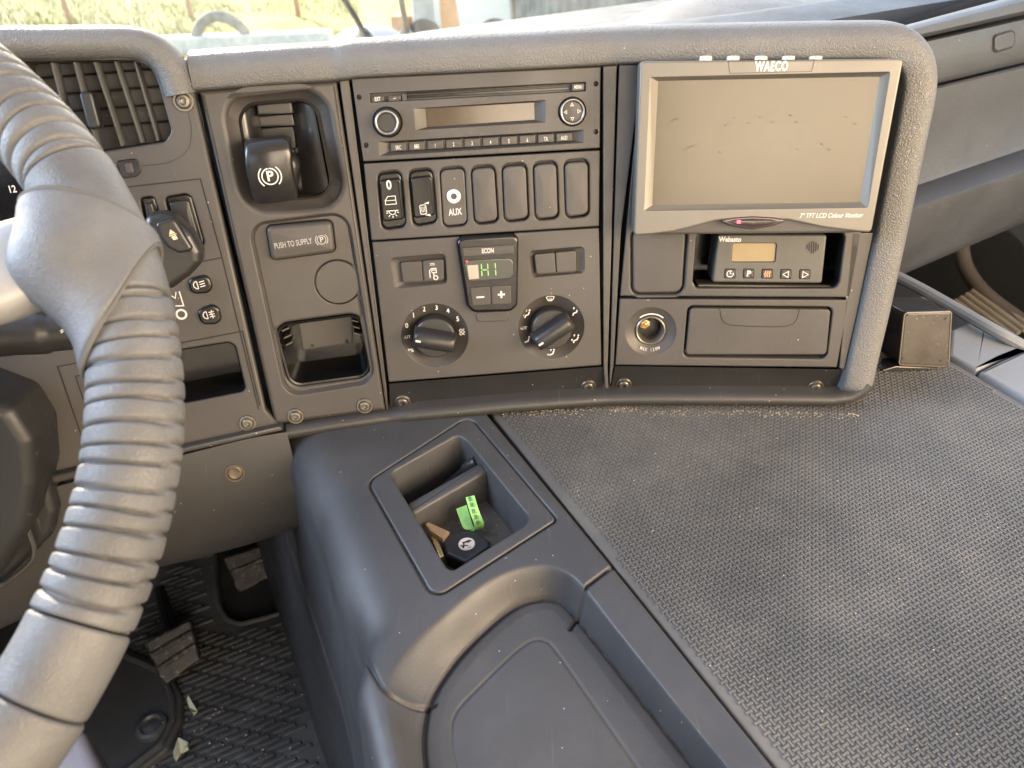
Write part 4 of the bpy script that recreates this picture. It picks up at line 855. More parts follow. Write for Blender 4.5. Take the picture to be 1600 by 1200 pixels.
# pedals
def pedal(name, label, pxs, grooves, dist, t, arm):
    c = np.mean(np.array(pxs), axis=0); fr = lean(ray(c[0], c[1], dist), 24, t)
    P = thing(name, label, "pedal", fr.o); q = rnd(fr.L(pxs), .006, 4)
    m = MB(); m.slab(fr, q, -.014, 0, .004, 3, back=True); pm = MATS.get("pedal rubber") or mat("pedal rubber", (.034, .031, .030), .45, mottle=.6, mscale=70, specks=.12, speckscale=190, dust=.75, dscale=95, dlo=.55, dhi=.66, dustcol=(.36, .33, .30), grain=300, grain_s=.4); build("pedal_pad", m, pm, P)
    for g in grooves:
        a, b = [(1-g)*np.array(u)+g*np.array(v) for u, v in ((pxs[0], pxs[3]), (pxs[1], pxs[2]))]; a, b = a+(b-a)*.05, b+(a-b)*.05
        m = MB(); m.tube([fr.hit(*a, .001), fr.hit(*b, .001)], .0042, 8); build("grip_rib", m, pm, P)
    m = MB(); m.tube(spline([fr.p(0, 0, -.012), fr.p(arm[0]*.3, arm[1]*.3, -.06), fr.p(arm[0], arm[1], arm[2])], 5), .010, 10); build("pedal_arm", m, PLD, P)
    return P
pedal("brake_pedal", "worn brake pedal with dirt caked ribs nearest the steering wheel rim", [(224, 1004), (298, 966), (313, 1030), (257, 1073)], (.30, .62), 1.12, 48, (-.02, .10, -.16))
pedal("accelerator_pedal", "smaller dusty accelerator pedal under the knee panel, farther from the wheel", [(347, 871), (406, 853), (422, 901), (374, 930)], (.42,), 1.30, 48, (.0, .05, -.10))
def scrap(label, pxs, z):
    fr = flat(z); m = MB(); q = fr.L(pxs); n = len(q)
    lo = m.loop(fr, q, 0); c = np.mean(q, axis=0); hi = m.pts([fr.p(x, y, .004+.004*((i % 2)*2-1)) for i, (x, y) in enumerate(q)]); m.bridge(lo, hi); m.f.append(tuple(hi)); m.f.append(tuple(lo[::-1]))
    o = build("paper_scrap", m, MATS.get("scrap paper") or mat("scrap paper", (.62, .64, .52), .8, mottle=.2, mscale=60), ang=20); tag(o, label, "paper scrap")
scrap("crumpled pale paper scrap lying on the mat by the rubber cover rim", [(270, 1176), (281, 1157), (294, 1160), (295, 1172), (283, 1178), (275, 1190)], .110)
scrap("thin torn paper strip beside the rubber cover below the brake pedal", [(291, 1093), (296, 1091), (309, 1112), (303, 1118), (296, 1106)], .107)
# grey seat cushion corner
sf_ = flat(.40); m = MB(); m.slab(sf_, rnd(sf_.L([(128, 1128), (162, 1206), (190, 1300), (-40, 1360), (0, 1220)]), .01, 4), -.10, 0, .012, 4)
tag(build("seat_cushion", m, mat("seat cloth", (.30, .28, .31), .9, grain=500, grain_s=.4), ang=50), "corner of a pale grey cloth seat cushion below the steering wheel", "seat")

# ------------------------------------------------------------------ centre console
ZC = ZM+.003; KF = flat(ZC)
CO = thing("centre_console", "dark plastic centre console with two pocket tray and lidded bin beside the tunnel mat", "console", G(.0, .35, .1))
def toST(P): P = np.asarray(P); return np.stack([P[:, 0]*TR[0]+P[:, 1]*TR[1], P[:, 0]*TF[0]+P[:, 1]*TF[1]], 1)
def KL(pxs, z=None): fr = flat(ZC if z is None else z); return toST(fr.L(pxs))
def segdist(P, A, closed=True):
    d = np.full(len(P), 9.0); n = len(A)
    for i in range(n if closed else n-1):
        a = A[i]; b = A[(i+1) % n]; e = b-a; t = np.clip(((P-a) @ e)/max(1e-12, e @ e), 0, 1); d = np.minimum(d, np.linalg.norm(P-a-t[:, None]*e, axis=1))
    return d
def smooth(pxs, n=6): return [tuple(q) for q in spline(pxs, n)]
right = KL([(700, 565), (765, 650), (958, 884), (1212, 1200), (1320, 1334)])
crest = KL(smooth([(470, 600), (520, 690), (562, 770), (592, 850), (612, 910), (622, 960), (612, 1005), (598, 1050), (602, 1095), (622, 1180), (650, 1290)]))
rimo = KL(smooth([(650, 1330), (618, 1180), (603, 1098), (606, 1058), (640, 1008), (690, 962), (748, 915), (800, 890), (848, 882), (885, 893), (915, 918), (980, 1003), (1146, 1210), (1250, 1340)]))
lidp = KL(smooth([(690, 1330), (664, 1200), (664, 1130), (682, 1080), (727, 1018), (795, 956), (840, 938), (872, 940), (893, 956), (980, 1064), (1090, 1204), (1190, 1330)]), ZC-.022)
linep = KL(smooth([(735, 1330), (714, 1200), (706, 1150), (713, 1115), (750, 1074), (804, 1022), (832, 1003), (852, 1004), (868, 1018), (930, 1106), (997, 1202), (1080, 1320)]), ZC-.022)
seam1 = KL([(958, 884), (918, 914), (906, 930), (892, 952)]); seam2 = KL(smooth([(560, 1000), (585, 1058), (598, 1082), (614, 1094), (640, 1092), (676, 1079)], 3), ZC-.006)
TRAYPX = [(574, 753), (733, 650), (870, 812), (678, 936)]; TRR = [.013, .008, .005, .009]; trq = ccw(rnd(KF.L(TRAYPX), TRR, 8)); trayo = toST(np.array(inset(trq, .003))); traye = toST(np.array(trq))
ds = .0009; smin, smax = -.20, .26; tmin, tmax = .10, .62
sg = np.arange(smin, smax, ds); tg = np.concatenate([np.arange(tmin, tmax, ds), np.arange(tmax, 1.06, .006)]); SG, TG = np.meshgrid(sg, tg); PT = np.stack([SG.ravel(), TG.ravel()], 1)
# side tests using the parametrised outlines (all run front to back or back to front along TF)
def xat(line, t): o = np.argsort(line[:, 1]); return np.interp(t, line[o, 1], line[o, 0])
sr = xat(right, PT[:, 1]); scr = xat(crest, PT[:, 1])
H = np.zeros(len(PT))
left = PT[:, 0] < scr; dL = np.where(left, (scr-PT[:, 0])*.96, 0)
H -= np.clip(PT[:, 1]-.60, 0, 1)*.10
SA = R(85.5); rq = np.clip((PT[:, 1]-.26)/.14, 0, 1); rr = .015+.022*rq*rq*(3-2*rq); tl = math.tan(SA); dc = rr*math.sin(SA); drop = np.where(dL < dc, rr-np.sqrt(np.maximum(0, rr*rr-np.minimum(dL, dc)**2)), rr*(1-math.cos(SA))+(dL-dc)*tl)
H -= drop
inR = inside([tuple(q) for q in rimo], PT); inL = inside([tuple(q) for q in lidp], PT)
dR = segdist(PT, rimo, False); dLd = segdist(PT, lidp, False)
t = np.clip(dR/np.maximum(1e-6, dR+dLd), 0, 1); sm = t*t*(3-2*t)
H = np.where(inR & ~inL, np.maximum(H, -9)*0-.022*(.35*t+.65*sm), H); H = np.where(inL, -.022, H)
def groove(H, line, w, dp, closed=False): d = segdist(PT, line, closed); return H-dp*np.exp(-(d/w)**2)
H = H-.0032*np.exp(-(dLd/.0015)**2); H = groove(H, linep, .0009, .0011); H = groove(H, seam1, .0012, .004); H = groove(H, seam2, .0011, .003)
H = groove(H, traye, .0010, .0032, True)
H += np.where(inL, .0016*np.clip(dLd/.01, 0, 1), 0)
dRt = sr-PT[:, 0]; H -= np.where(dRt < .004, (.004-np.sqrt(np.maximum(0, .004**2-np.clip(.004-dRt, 0, .004)**2))), 0)
inT = inside([tuple(q) for q in trayo], PT)
keep = (PT[:, 0] < sr) & ~inT & (ZC+H > .09) 
nt_, ns_ = SG.shape; K = keep.reshape(nt_, ns_); IL = inL.reshape(nt_, ns_)
XYZ = np.stack([PT[:, 0]*TR[0]+PT[:, 1]*TF[0], PT[:, 0]*TR[1]+PT[:, 1]*TF[1], ZC+H], 1)
Q = K[:-1, :-1] & K[1:, :-1] & K[:-1, 1:] & K[1:, 1:]; LQ = IL[:-1, :-1] & IL[1:, 1:] & IL[1:, :-1] & IL[:-1, 1:]
RAILW = (xat(seam1, TG.ravel()).reshape(nt_, ns_)*0+1)
sx_ = seam1[:, 0]; railm = ((~IL) & (PT[:, 0].reshape(nt_, ns_) > np.interp(TG, np.sort(seam1[:, 1]), seam1[np.argsort(seam1[:, 1]), 0])-.0) & (TG < np.interp(SG, np.sort(seam1[:, 0]), seam1[np.argsort(seam1[:, 0]), 1])))
RQ = railm[:-1, :-1] & railm[1:, 1:] & ~LQ
Z2D = (ZC+H).reshape(nt_, ns_); dZt, dZs = np.gradient(Z2D, tg, sg); NN = np.stack([-dZs*TR[0]-dZt*TF[0], -dZs*TR[1]-dZt*TF[1], np.ones_like(Z2D)], 2).reshape(-1, 3); NN /= np.linalg.norm(NN, axis=1)[:, None]
def gridpart(mask, name, mt):
    jj, ii = np.nonzero(mask); q = np.stack([jj*ns_+ii, jj*ns_+ii+1, (jj+1)*ns_+ii+1, (jj+1)*ns_+ii], 1); u, inv = np.unique(q, return_inverse=True)
    m = MB(); m.v = [tuple(p) for p in XYZ[u]]; m.f = [tuple(r) for r in inv.reshape(-1, 4)]; o = build(name, m, mt, CO, ang=175, recalc=False); o.data.normals_split_custom_set_from_vertices([tuple(q) for q in NN[u]]); return o
gridpart(Q & ~LQ & ~RQ, "console_body", CON); gridpart(Q & LQ, "bin_lid", CND); gridpart(Q & RQ, "side_rail", CON)
# tray insert with its two pockets
TF_ = flat(ZC+.0004)
tplate = inset(trq, .0005)
po1 = rnd(TF_.L([(610, 738), (716, 678.5), (731, 690), (749, 722), (640, 786)]), .007, 6); po2 = rnd(TF_.L([(648, 801), (757, 736), (825, 806), (821, 818), (709, 890), (698, 886)]), .007, 6)
hz = rnd(TF_.L([(609, 739), (716, 678.5), (730, 689), (826, 806), (821, 819), (708, 890.5), (698, 887)]), .008, 6)
m = MB(); m.plate(TF_, tplate, [dict(p=hz, wall=.046, taper=.006, b=.0018)], 0, .006, .0016); build("tray", m, CON, CO)
dv = [(634, 787), (751, 721), (762, 735), (644, 803)]; fr = flat(ZC-.006); m = MB(); m.slab(fr, rnd(fr.L(dv), .003, 4), -.04, 0, .003, 4, foot=.004); build("tray_divider", m, CON, CO)
fr = flat(ZC-.034); m = MB(); m.slab(fr, rnd(fr.L([(640, 796), (765, 718), (850, 806), (700, 902)]), .006, 3), -.008, 0, .003, 2); build("tray_floor", m, mat("dusty tray floor", (.060, .055, .048), .7, mottle=.3, mscale=40, dust=.5, dustcol=(.17, .13, .09), specks=.08), CO)
# things in the tray
ZT = ZC-.034
K_ = thing("key_fob", "black key with a round pale emblem lying in the lower tray pocket", "key", flat(ZT).hit(728, 852))
kf_ = flat(ZT+.013); m = MB(); m.slab(kf_, rnd(kf_.L([(690, 846), (703, 829), (744, 830), (766, 843), (765, 853), (728, 880), (697, 866)]), .004, 5), -.0125, 0, .003, 4, back=True); build("key_head", m, SWB, K_)
c = kf_.at(729.5, 851); m = MB(); m.lathe(kf_, *c, [(.0064, -.0005), (.0064, .0009), (.0060, .0012), (.0002, .0012)], 32); E_ = build("emblem", m, mat("emblem pale", (.70, .60, .52), .35, rvar=.03), K_)
s = kf_.sub((729.5, 851), (741, 845), .0014); m = MB(); m.fill(s, [(-.0016, .0038), (.0040, .0030), (.0050, .0014), (.0020, .0012), (.0006, .0024), (-.002, .0026)]); m.stroke(s, [(-.0044, .0022), (-.0034, .0008), (-.0040, -.0010)], .0008); m.stroke(s, [(-.0010, .0026), (-.0026, .0004), (-.0040, -.0016)], .0008); m.stroke(s, [(-.0024, .0006), (.0004, -.0014)], .0008); m.stroke(s, [(-.002, -.0034), (.0016, -.0034)], .0004); build("emblem_mark", m, GAP, E_)
m = MB(); k2f = flat(ZT+.011); m.slab(k2f, k2f.L([(673, 838), (681, 834), (694, 868), (687, 872)]), -.003, 0, .0008, 2, back=True); build("key_blade", m, MATS["brass"], K_)
m = MB(); k3 = flat(ZT+.016); m.slab(k3, k3.L([(664, 818), (670, 815), (702, 830), (692, 842), (672, 829)]), -.0045, 0, .001, 2, back=True)
tag(build("key_tag", m, mat("worn tan tag", (.26, .18, .10), .6, mottle=.3, mscale=90), ang=30), "small tan brown key tag tucked beside the black key in the tray", "key tag")
def ribbon(m, A, B, th=.0008):
    n = len(A); up = [np.cross(A[min(i+1, n-1)]-A[max(i-1, 0)], B[i]-A[i]) for i in range(n)]; up = [u/np.linalg.norm(u)*th for u in up]
    r = [m.pts([A[i], B[i], B[i]+up[i], A[i]+up[i]]) for i in range(n)]; m.grid(r, True); m.f.append(tuple(r[0])); m.f.append(tuple(r[-1]))
def zhit(u, w, z): return flat(z).hit(u, w)
m = MB(); A = spline([zhit(727.5, 777.5, ZT+.030), zhit(734, 800, ZT+.024), zhit(741, 820, ZT+.014), zhit(739, 828, ZT+.007), zhit(725, 826, ZT+.008), zhit(718, 810, ZT+.014), zhit(713, 795, ZT+.019)], 5); B = spline([zhit(741, 774.5, ZT+.030), zhit(748, 797, ZT+.024), zhit(756, 817, ZT+.014), zhit(753, 825, ZT+.007), zhit(741, 825, ZT+.008), zhit(734, 806, ZT+.014), zhit(729, 789, ZT+.019)], 5)
ribbon(m, A, B); GB = build("wristband", m, mat("green band", (.22, .50, .16), .55, mottle=.25, mscale=120, rvar=.05), ang=50); tag(GB, "folded bright green paper wristband standing in the lower tray pocket", "wristband")
m = MB()
for k in range(5):
    i = 1+k*2; a, b = A[i], B[i]; n = np.cross(A[i+1]-A[i], b-a); n /= np.linalg.norm(n); fr = Fr((a+b)/2+n*.0013, (b-a)/np.linalg.norm(b-a), np.cross(n, (b-a)/np.linalg.norm(b-a))); m.text(fr, "8:", .0052, 0, 0, 0, bold=.01)
build("lettering", m, mat("dark green ink", (.05, .10, .05), .7), GB)
m = MB(); m.tube(spline([zhit(690, 760, ZC-.040), zhit(715, 742, ZC-.03), zhit(733, 728, ZC-.018)], 5), .0032, 10); m.tube([zhit(728, 733, ZC-.022), zhit(738, 726, ZC-.014), zhit(745, 721, ZC-.010)], [.0052, .0058, .005], 12)
tag(build("charger_plug", m, SWB, ang=40), "slim black plug on a cable lying in the upper tray pocket", "plug")
# worn chip of paint on the console front
# ------------------------------------------------------------------ tunnel mat
TMAT = thing("tunnel_mat", "black basketweave rubber mat covering the engine tunnel right of the console", "rubber mat", MP.hit(1200, 900))
RS = toST(np.array(MP.L([(1478, 557), (1600, 629)]))); sR = float(RS[1, 0]); SRF = float(RS[0, 0])
def ST2(s, t): q = TR*s+TF*t; return (float(q[0]), float(q[1]))
LS = toST(np.array(MP.L([(960, 884), (1214, 1199)]))); sl_ = (LS[1, 0]-LS[0, 0])/(LS[1, 1]-LS[0, 1])
mp = MP.L([(735, 600), (771, 650), (960, 884), (1214, 1199)])+[ST2(LS[1, 0]+sl_*(-.14-LS[1, 1]), -.14), ST2(sR+(sR-SRF)/(RS[1, 1]-RS[0, 1])*(-.14-RS[1, 1]), -.14)]+MP.L([(1600, 629), (1478, 557), (1390, 505), (1180, 560)])
mpr = rnd(mp, .003, 2)
m = MB(); m.slab(MP, mpr, -.012, -.0008, .002, 3); build("mat_base", m, RUB, TMAT)
cell = .0037; ins = inset(mpr, .0075); stp = toST(np.array(ins)); I = np.arange(int(stp[:, 0].min()/cell)-1, int(stp[:, 0].max()/cell)+2); J = np.arange(int(stp[:, 1].min()/cell)-1, int(stp[:, 1].max()/cell)+2)
II, JJ = [a.ravel() for a in np.meshgrid(I, J)]; cs, ct = (II+.5)*cell, (JJ+.5)*cell
cx, cy = cs*TR[0]+ct*TF[0], cs*TR[1]+ct*TF[1]; ok = inside(ins, np.stack([cx, cy], 1)); 
uvx = np.stack([cx, cy, np.full_like(cx, ZM)], 1)-CAM; zz = uvx @ CF; uu = 800+F*(uvx @ CX)/zz; ww = 600-F*(uvx @ CU)/zz; ok &= (ct > -.13)
cx, cy, II, JJ = cx[ok], cy[ok], II[ok], JJ[ok]; par = (II+JJ) % 2
la, lb = np.where(par == 0, .70, .27)*cell, np.where(par == 0, .27, .70)*cell
V = []; h0, h1 = ZM-.0010, ZM+.0002
for k, (z, sh) in enumerate(((h0, 0), (h1, .0003))):
    for a, b in ((-1, -1), (1, -1), (1, 1), (-1, 1)):
        s_ = a*(la-sh); t_ = b*(lb-sh); V.append(np.stack([cx+s_*TR[0]+t_*TF[0], cy+s_*TR[1]+t_*TF[1], np.full_like(cx, z)], 1))
V = np.stack(V, 1).reshape(-1, 3); B0 = np.arange(len(cx))*8
FQ = np.concatenate([np.stack([B0+a, B0+b, B0+c, B0+d], 1) for a, b, c, d in ((4, 5, 6, 7), (0, 1, 5, 4), (1, 2, 6, 5), (2, 3, 7, 6), (3, 0, 4, 7))])
m = MB(); m.v = [tuple(q) for q in V]; m.f = [tuple(q) for q in FQ.tolist()]; build("weave_bar", m, RUB, TMAT, kind='stuff', recalc=False, smooth=False)

# ------------------------------------------------------------------ black box standing on the mat
bx = lean(MP.hit(1441, 577), 2, 14)
BX = thing("control_box", "small square black plastic box with four screw holes standing on the mat", "control box", bx.o)
q = rnd(bx.L([(1413, 488), (1488, 486), (1483, 574), (1404, 571)]), .0035, 4)
m = MB(); m.slab(bx, q, -.050, -.002, .0028, 3, back=True); build("box_body", m, GLS, BX)
m = MB(); m.slab(bx, inset(q, .0010), -.003, .0, .0012, 3); build("face_plate", m, mat("face plate plastic", (.052, .044, .039), .32, mottle=.2, mscale=30, scr=.5, specks=.05, grain=800, grain_s=.12), BX)
m = MB(); m.tube([bx.p(x, y, -.0006) for x, y in inset(q, .0006)], .0008, 6, closed=True); build('bevel_highlight', m, SCR, BX)  # pale tube drawn as the highlight along the plate's bevelled edge
for u, w in ((1417, 492), (1477, 498), (1409, 560), (1469, 564)):
    m = MB(); m.fill(bx, circ(*bx.at(u, w), .0013, 14), .0002); build("screw_hole", m, GAP, BX)
m = MB(); m.slab(bx, bx.L([(1400, 572), (1465, 575), (1463, 583), (1380, 578)], .002), -.05, .002, .001, 2); build("foot", m, GLS, BX)

# ------------------------------------------------------------------ passenger side
PG = lean(ray(1500, 200, .86), 26, 8)
PD = thing("passenger_dashboard", "grey passenger side dashboard with glovebox lid, push latch and slanting ledge", "dashboard", PG.p(0, -.25, 0))
PSK = mat("passenger dash skin", (.056, .060, .068), .5, vor=620, vor_s=.25, specks=.008)
def strips(lines, name, parent, mt, ang=40):
    m = MB(); rows = [m.pts([PG.hit(a[0]+(b[0]-a[0])*k/8, a[1]+(b[1]-a[1])*k/8, d) for k in range(9)]) for a, b, d in lines]; m.grid(rows); m.f.append(tuple(r[0] for r in rows)); return build(name, m, mt, parent, ang=ang)
U0, U1 = 1330, 1760
def ln_(ya, yb, d):       # line through (1450,ya)-(1600,yb), extended to the panel's ends
    k = (yb-ya)/150; return ((U0, ya+(U0-1450)*k), (U1, ya+(U1-1450)*k), d)
strips([ln_(57, 23, -.004), ln_(56, 22, .010), ln_(51, 17, .014), ln_(40, 2, .012), ln_(34, -5, .004), ln_(31, -9, -.02), ln_(29, -12, -.10), ln_(8, -40, -.75)], "dash_top", PD, PSK, 50)
strips([ln_(61, 27, -.006), ln_(62, 28, .004), ln_(65, 31, .008), ln_(90, 55, .011), ln_(125, 88, .010), ln_(132, 96, .007), ln_(134, 98, -.004)], "glovebox_lid", PD, PSK, 50)
strips([ln_(138, 101, -.006), ln_(138.5, 102, .004), ln_(142, 106, .007), ln_(200, 158, .003), ln_(276, 226, -.004), ln_(284, 233, -.002), ln_(287, 236, .004), ln_(313, 263, .030), ln_(318, 268, .033), ln_(325, 274, .032), ln_(360, 305, .018), ln_(402, 340, -.006), ln_(409, 345, -.014), ln_(412, 348, -.05)], "lower_panel", PD, PSK, 40)
m = MB(); lq = rnd(PG.L([(1551, 57), (1577, 49), (1582, 53), (1581, 72), (1556, 80), (1551, 77)], .010), .004, 4); m.slab(PG, lq, .004, .0128, .001, 2); build("latch_button", m, PSK, PD)
m = MB(); m.stroke(PG, inset(lq, -.0008), .0012, .0122, True); build("latch_gap", m, GAP, PD)
m = MB(); rows = [m.pts([PG.hit(u, w, -.03) for u, w in ((1330, 470), (1760, 250))]), m.pts([PG.hit(u, w, -.07) for u, w in ((1330, 60), (1760, -80))])]; m.grid(rows); build("dark_backing", m, GAP, PD)
# dash top hump seen behind the pad
m = MB(); hc = ray(1150, 60, 1.12); rows = []
for i in range(13):
    a = i/12*math.pi/2; rows.append(m.pts([hc+TR*(.20*math.cos(a)*math.cos(b))+TF*(.20*math.cos(a)*math.sin(b))+np.array([0, 0, .085*math.sin(a)-.03]) for b in np.linspace(0, 2*math.pi, 49)[:-1]]))
m.grid(rows, True); build("speaker_hump", m, PAD, PD, ang=60)
if False: m.tube([hc+TR*(.27*math.cos(b))+TF*(.19*math.sin(b))+np.array([0, 0, .035]) for b in np.linspace(0, 2*math.pi, 65)[:-1]], .003, 6, closed=True)
# engine tunnel body under the mat and trim
m = MB(); m.slab(MP, [ST2(.205, -.14), ST2(sR+.10, -.14), ST2(sR+.10, .44), ST2(sR+.06, .95), ST2(.205, .95)], -.60, -.034, .01, 3); build("engine_tunnel", m, PLD, kind='structure')
# right hand tunnel trim
TT = thing("tunnel_trim", "grey plastic trim plates, paled by painted sky sheen, with a dark slot along the tunnel's passenger edge", "trim", MP.hit(1580, 570))
TPL = mat("sky sheen trim plastic", (.20, .215, .235), .5, grain=900, grain_s=.15, specks=.04, mottle=.08)  # base colour lightened and blued to carry the sky's reflection
for pxs in ([(1487, 515), (1512, 504), (1541, 501), (1602, 546), (1660, 590), (1600, 548), (1563, 560), (1527, 577), (1482, 556)][:4]+[(1600, 544), (1563, 559), (1527, 578), (1482, 553)], 'rear'):
    q = MP.L(pxs, .004) if pxs != 'rear' else MP.L([(1530, 580.5), (1566, 562), (1601, 547)], .004)+[ST2(toST(np.array(MP.L([(1601, 547)])))[0][0], -.14), ST2(sR+.003+(sR-SRF)/(RS[1, 1]-RS[0, 1])*(-.14-RS[1, 1]), -.14)]
    m = MB(); m.slab(MP, rnd(q, .002, 3), -.03, .004, .003, 3); build("trim_plate", m, TPL, TT)
m = MB(); m.tube(spline([MP.hit(u, w, .012) for u, w in ((1390, 426), (1440, 452), (1500, 486), (1560, 520))]+[np.array([*ST2(toST(np.array(MP.L([(1600, 545)])))[0][0]+.004, tt), ZM-.001]) for tt in (.30, .1, -.14)], 4), .006, 10); build("edge_rail", m, TPL, TT)
m = MB(); m.slab(MP, MP.L([(1380, 432), (1440, 458), (1540, 512), (1500, 512), (1470, 520), (1370, 500)], -.02), -.06, -.02, .003, 2); build("dark_slot", m, GAP, TT)
m = MB(); m.tube(spline([MP.hit(u, w, .004) for u, w in ((1385, 505), (1410, 484), (1440, 471), (1468, 470), (1490, 480))], 5), .005, 10); build("slot_handle", m, TPL, TT)
# door opening on the far side
DS = thing("door_seal", "curved brown rubber door seal sweeping down past the passenger footwell", "door seal", ray(1530, 480, 1.5))
m = MB(); m.tube(spline([ray(u, w, k) for u, w, k in ((1506, 340, 1.5), (1502, 380, 1.5), (1510, 420, 1.48), (1540, 460, 1.44), (1600, 505, 1.38), (1680, 560, 1.30))], 7), .014, 12); build("seal", m, mat("brown seal", (.085, .070, .060), .6), DS)
SS = thing("sill_step", "ribbed pale metal sill plate beside the brown door seal", "sill", ray(1520, 495, 1.45))
for k in range(5):
    a = ray(1492+k*9, 470-k*5, 1.45); b = ray(1572+k*10, 528-k*4, 1.36); m = MB(); m.tube([a, b], .0055, 8); build("sill_rib", m, mat("sill metal", (.34, .30, .24), .4, metal=.4) if k == 0 else MATS["sill metal"], SS)
DR_ = thing("passenger_door", "dark passenger door lower panel behind the curved seal", "door", ray(1570, 440, 1.7))
dq = Fr(ray(1580, 430, 1.62), TF, (0, 0, 1)); dq = Fr(dq.o, -TF, (0, 0, 1))
m = MB(); m.slab(dq, rect(0, 0, 1.6, 1.0, .1), -.05, 0, .02, 3, back=True); build("door_panel", m, mat("dark door trim", (.022, .024, .028), .6), DR_)
# ------------------------------------------------------------------ cab shell round the driver
SHM = mat("cab lining", (.42, .37, .31), .8, mottle=.05)
m = MB(); m.slab(Fr(G(0, 0, 1.98), TR, TF), rect(0, -.70, 2.5, 2.1), 0, .05, .01, 2, back=True); build("ceiling", m, SHM, kind='structure')
m = MB(); m.slab(Fr(G(0, -1.55, 1.0), TR, (0, 0, 1)), rect(0, 0, 2.5, 1.9), -.05, 0, .01, 2, back=True); build("wall", m, SHM, kind='structure')
# driver's door panel below the window
DD = thing("driver_door", "dark grey driver door panel below the side window", "door", G(-1.02, .2, .1))
m = MB(); m.slab(Fr(G(-1.02, .1, .55), -TF, (0, 0, 1)), rect(0, 0, 2.2, 1.0, .05), -.04, 0, .01, 2, back=True); build("door_panel", m, MATS["dark door trim"], DD)
# front bulkhead under the windscreen
m = MB(); m.slab(Fr(G(.1, 1.40, .30), TR, (0, 0, 1)), rect(0, 0, 2.6, 1.0), -.04, 0, .01, 2, back=True); build("bulkhead", m, PLD, kind='structure')
# dash deck running forward from the padded roll to the windscreen
m = MB(); rows = [m.pts([G(s, t, z) for s in np.linspace(-1.0, 1.7, 15)]) for t, z in ((.70, .62), (.74, .905), (.80, .912), (1.0, .875), (1.432, .816))]; m.grid(rows); build("dash_deck", m, PSK, DASH, ang=40)
# windscreen
WS = thing("windscreen", "dusty truck windscreen letting in hazy bright light above the dashboard", "windscreen", G(.1, 1.42, .8))
gm = bpy.data.materials.new("dusty glass"); gm.use_nodes = True; t = gm.node_tree; t.nodes.clear()
o_ = t.nodes.new("ShaderNodeOutputMaterial"); tr_ = t.nodes.new("ShaderNodeBsdfTransparent"); gl_ = t.nodes.new("ShaderNodeBsdfGlossy"); df_ = t.nodes.new("ShaderNodeBsdfTranslucent"); d2_ = t.nodes.new("ShaderNodeBsdfDiffuse")
gl_.inputs["Roughness"].default_value = .02; df_.inputs[0].default_value = (.85, .84, .80, 1); d2_.inputs[0].default_value = (.6, .6, .58, 1)
a_ = t.nodes.new("ShaderNodeAddShader"); m0 = t.nodes.new("ShaderNodeMixShader"); m0.inputs[0].default_value = .5; t.links.new(df_.outputs[0], m0.inputs[1]); t.links.new(d2_.outputs[0], m0.inputs[2])
m1 = t.nodes.new("ShaderNodeMixShader"); m2 = t.nodes.new("ShaderNodeMixShader"); fr_ = t.nodes.new("ShaderNodeFresnel"); fr_.inputs[0].default_value = 1.35
g_ = t.nodes.new("ShaderNodeNewGeometry"); n_ = t.nodes.new("ShaderNodeTexNoise"); n_.inputs["Scale"].default_value = 7; n_.inputs["Detail"].default_value = 9; n_.inputs["Roughness"].default_value = .75; t.links.new(g_.outputs["Position"], n_.inputs[0])
r_ = t.nodes.new("ShaderNodeValToRGB"); r_.color_ramp.elements[0].position = .35; r_.color_ramp.elements[1].position = .75; r_.color_ramp.elements[0].color = (.02,)*3+(1,); r_.color_ramp.elements[1].color = (.11,)*3+(1,); t.links.new(n_.outputs[0], r_.inputs[0])
t.links.new(r_.outputs[0], m1.inputs[0]); t.links.new(tr_.outputs[0], m1.inputs[1]); t.links.new(m0.outputs[0], m1.inputs[2])
t.links.new(fr_.outputs[0], m2.inputs[0]); t.links.new(m1.outputs[0], m2.inputs[1]); t.links.new(gl_.outputs[0], m2.inputs[2]); t.links.new(m2.outputs[0], o_.inputs[0])
wf = Fr(G(.1, 1.43, .80), TR, (0, 0, 1)); wf = Fr(G(.1, 1.43, .80), TR, np.cross(np.cross(TR, np.array([0, 0, 1.0])*math.cos(R(14))-TF*math.sin(R(14))), TR)/1.0)
m = MB(); m.slab(wf, rect(0, .60, 2.5, 1.2, .06), -.006, 0, .0005, 1, back=True); build("pane", m, gm, WS)
def wiper(label, pts):
    W = thing("wiper", label, "wiper", wf.hit(*pts[-1], -.03)); m = MB(); m.tube([wf.hit(u, w, -.03) for u, w in pts], .0052, 8); build("wiper_arm", m, GLS, W)
    m = MB(); a = wf.hit(*pts[-1], -.03); m.lathe(Fr(a, TR, wf.v), 0, 0, [(.014, -.02), (.014, .006), (.010, .012), (.0002, .012)], 16); build("wiper_pivot", m, GLS, W)
wiper("thin black wiper arm leaning left, left one of two beyond the windscreen", [(512, -50), (538, 0), (556, 28), (574, 62)])
wiper("thin black wiper arm standing nearly upright, right one of two beyond the windscreen", [(619, -50), (627, 0), (632, 28), (639, 62)])
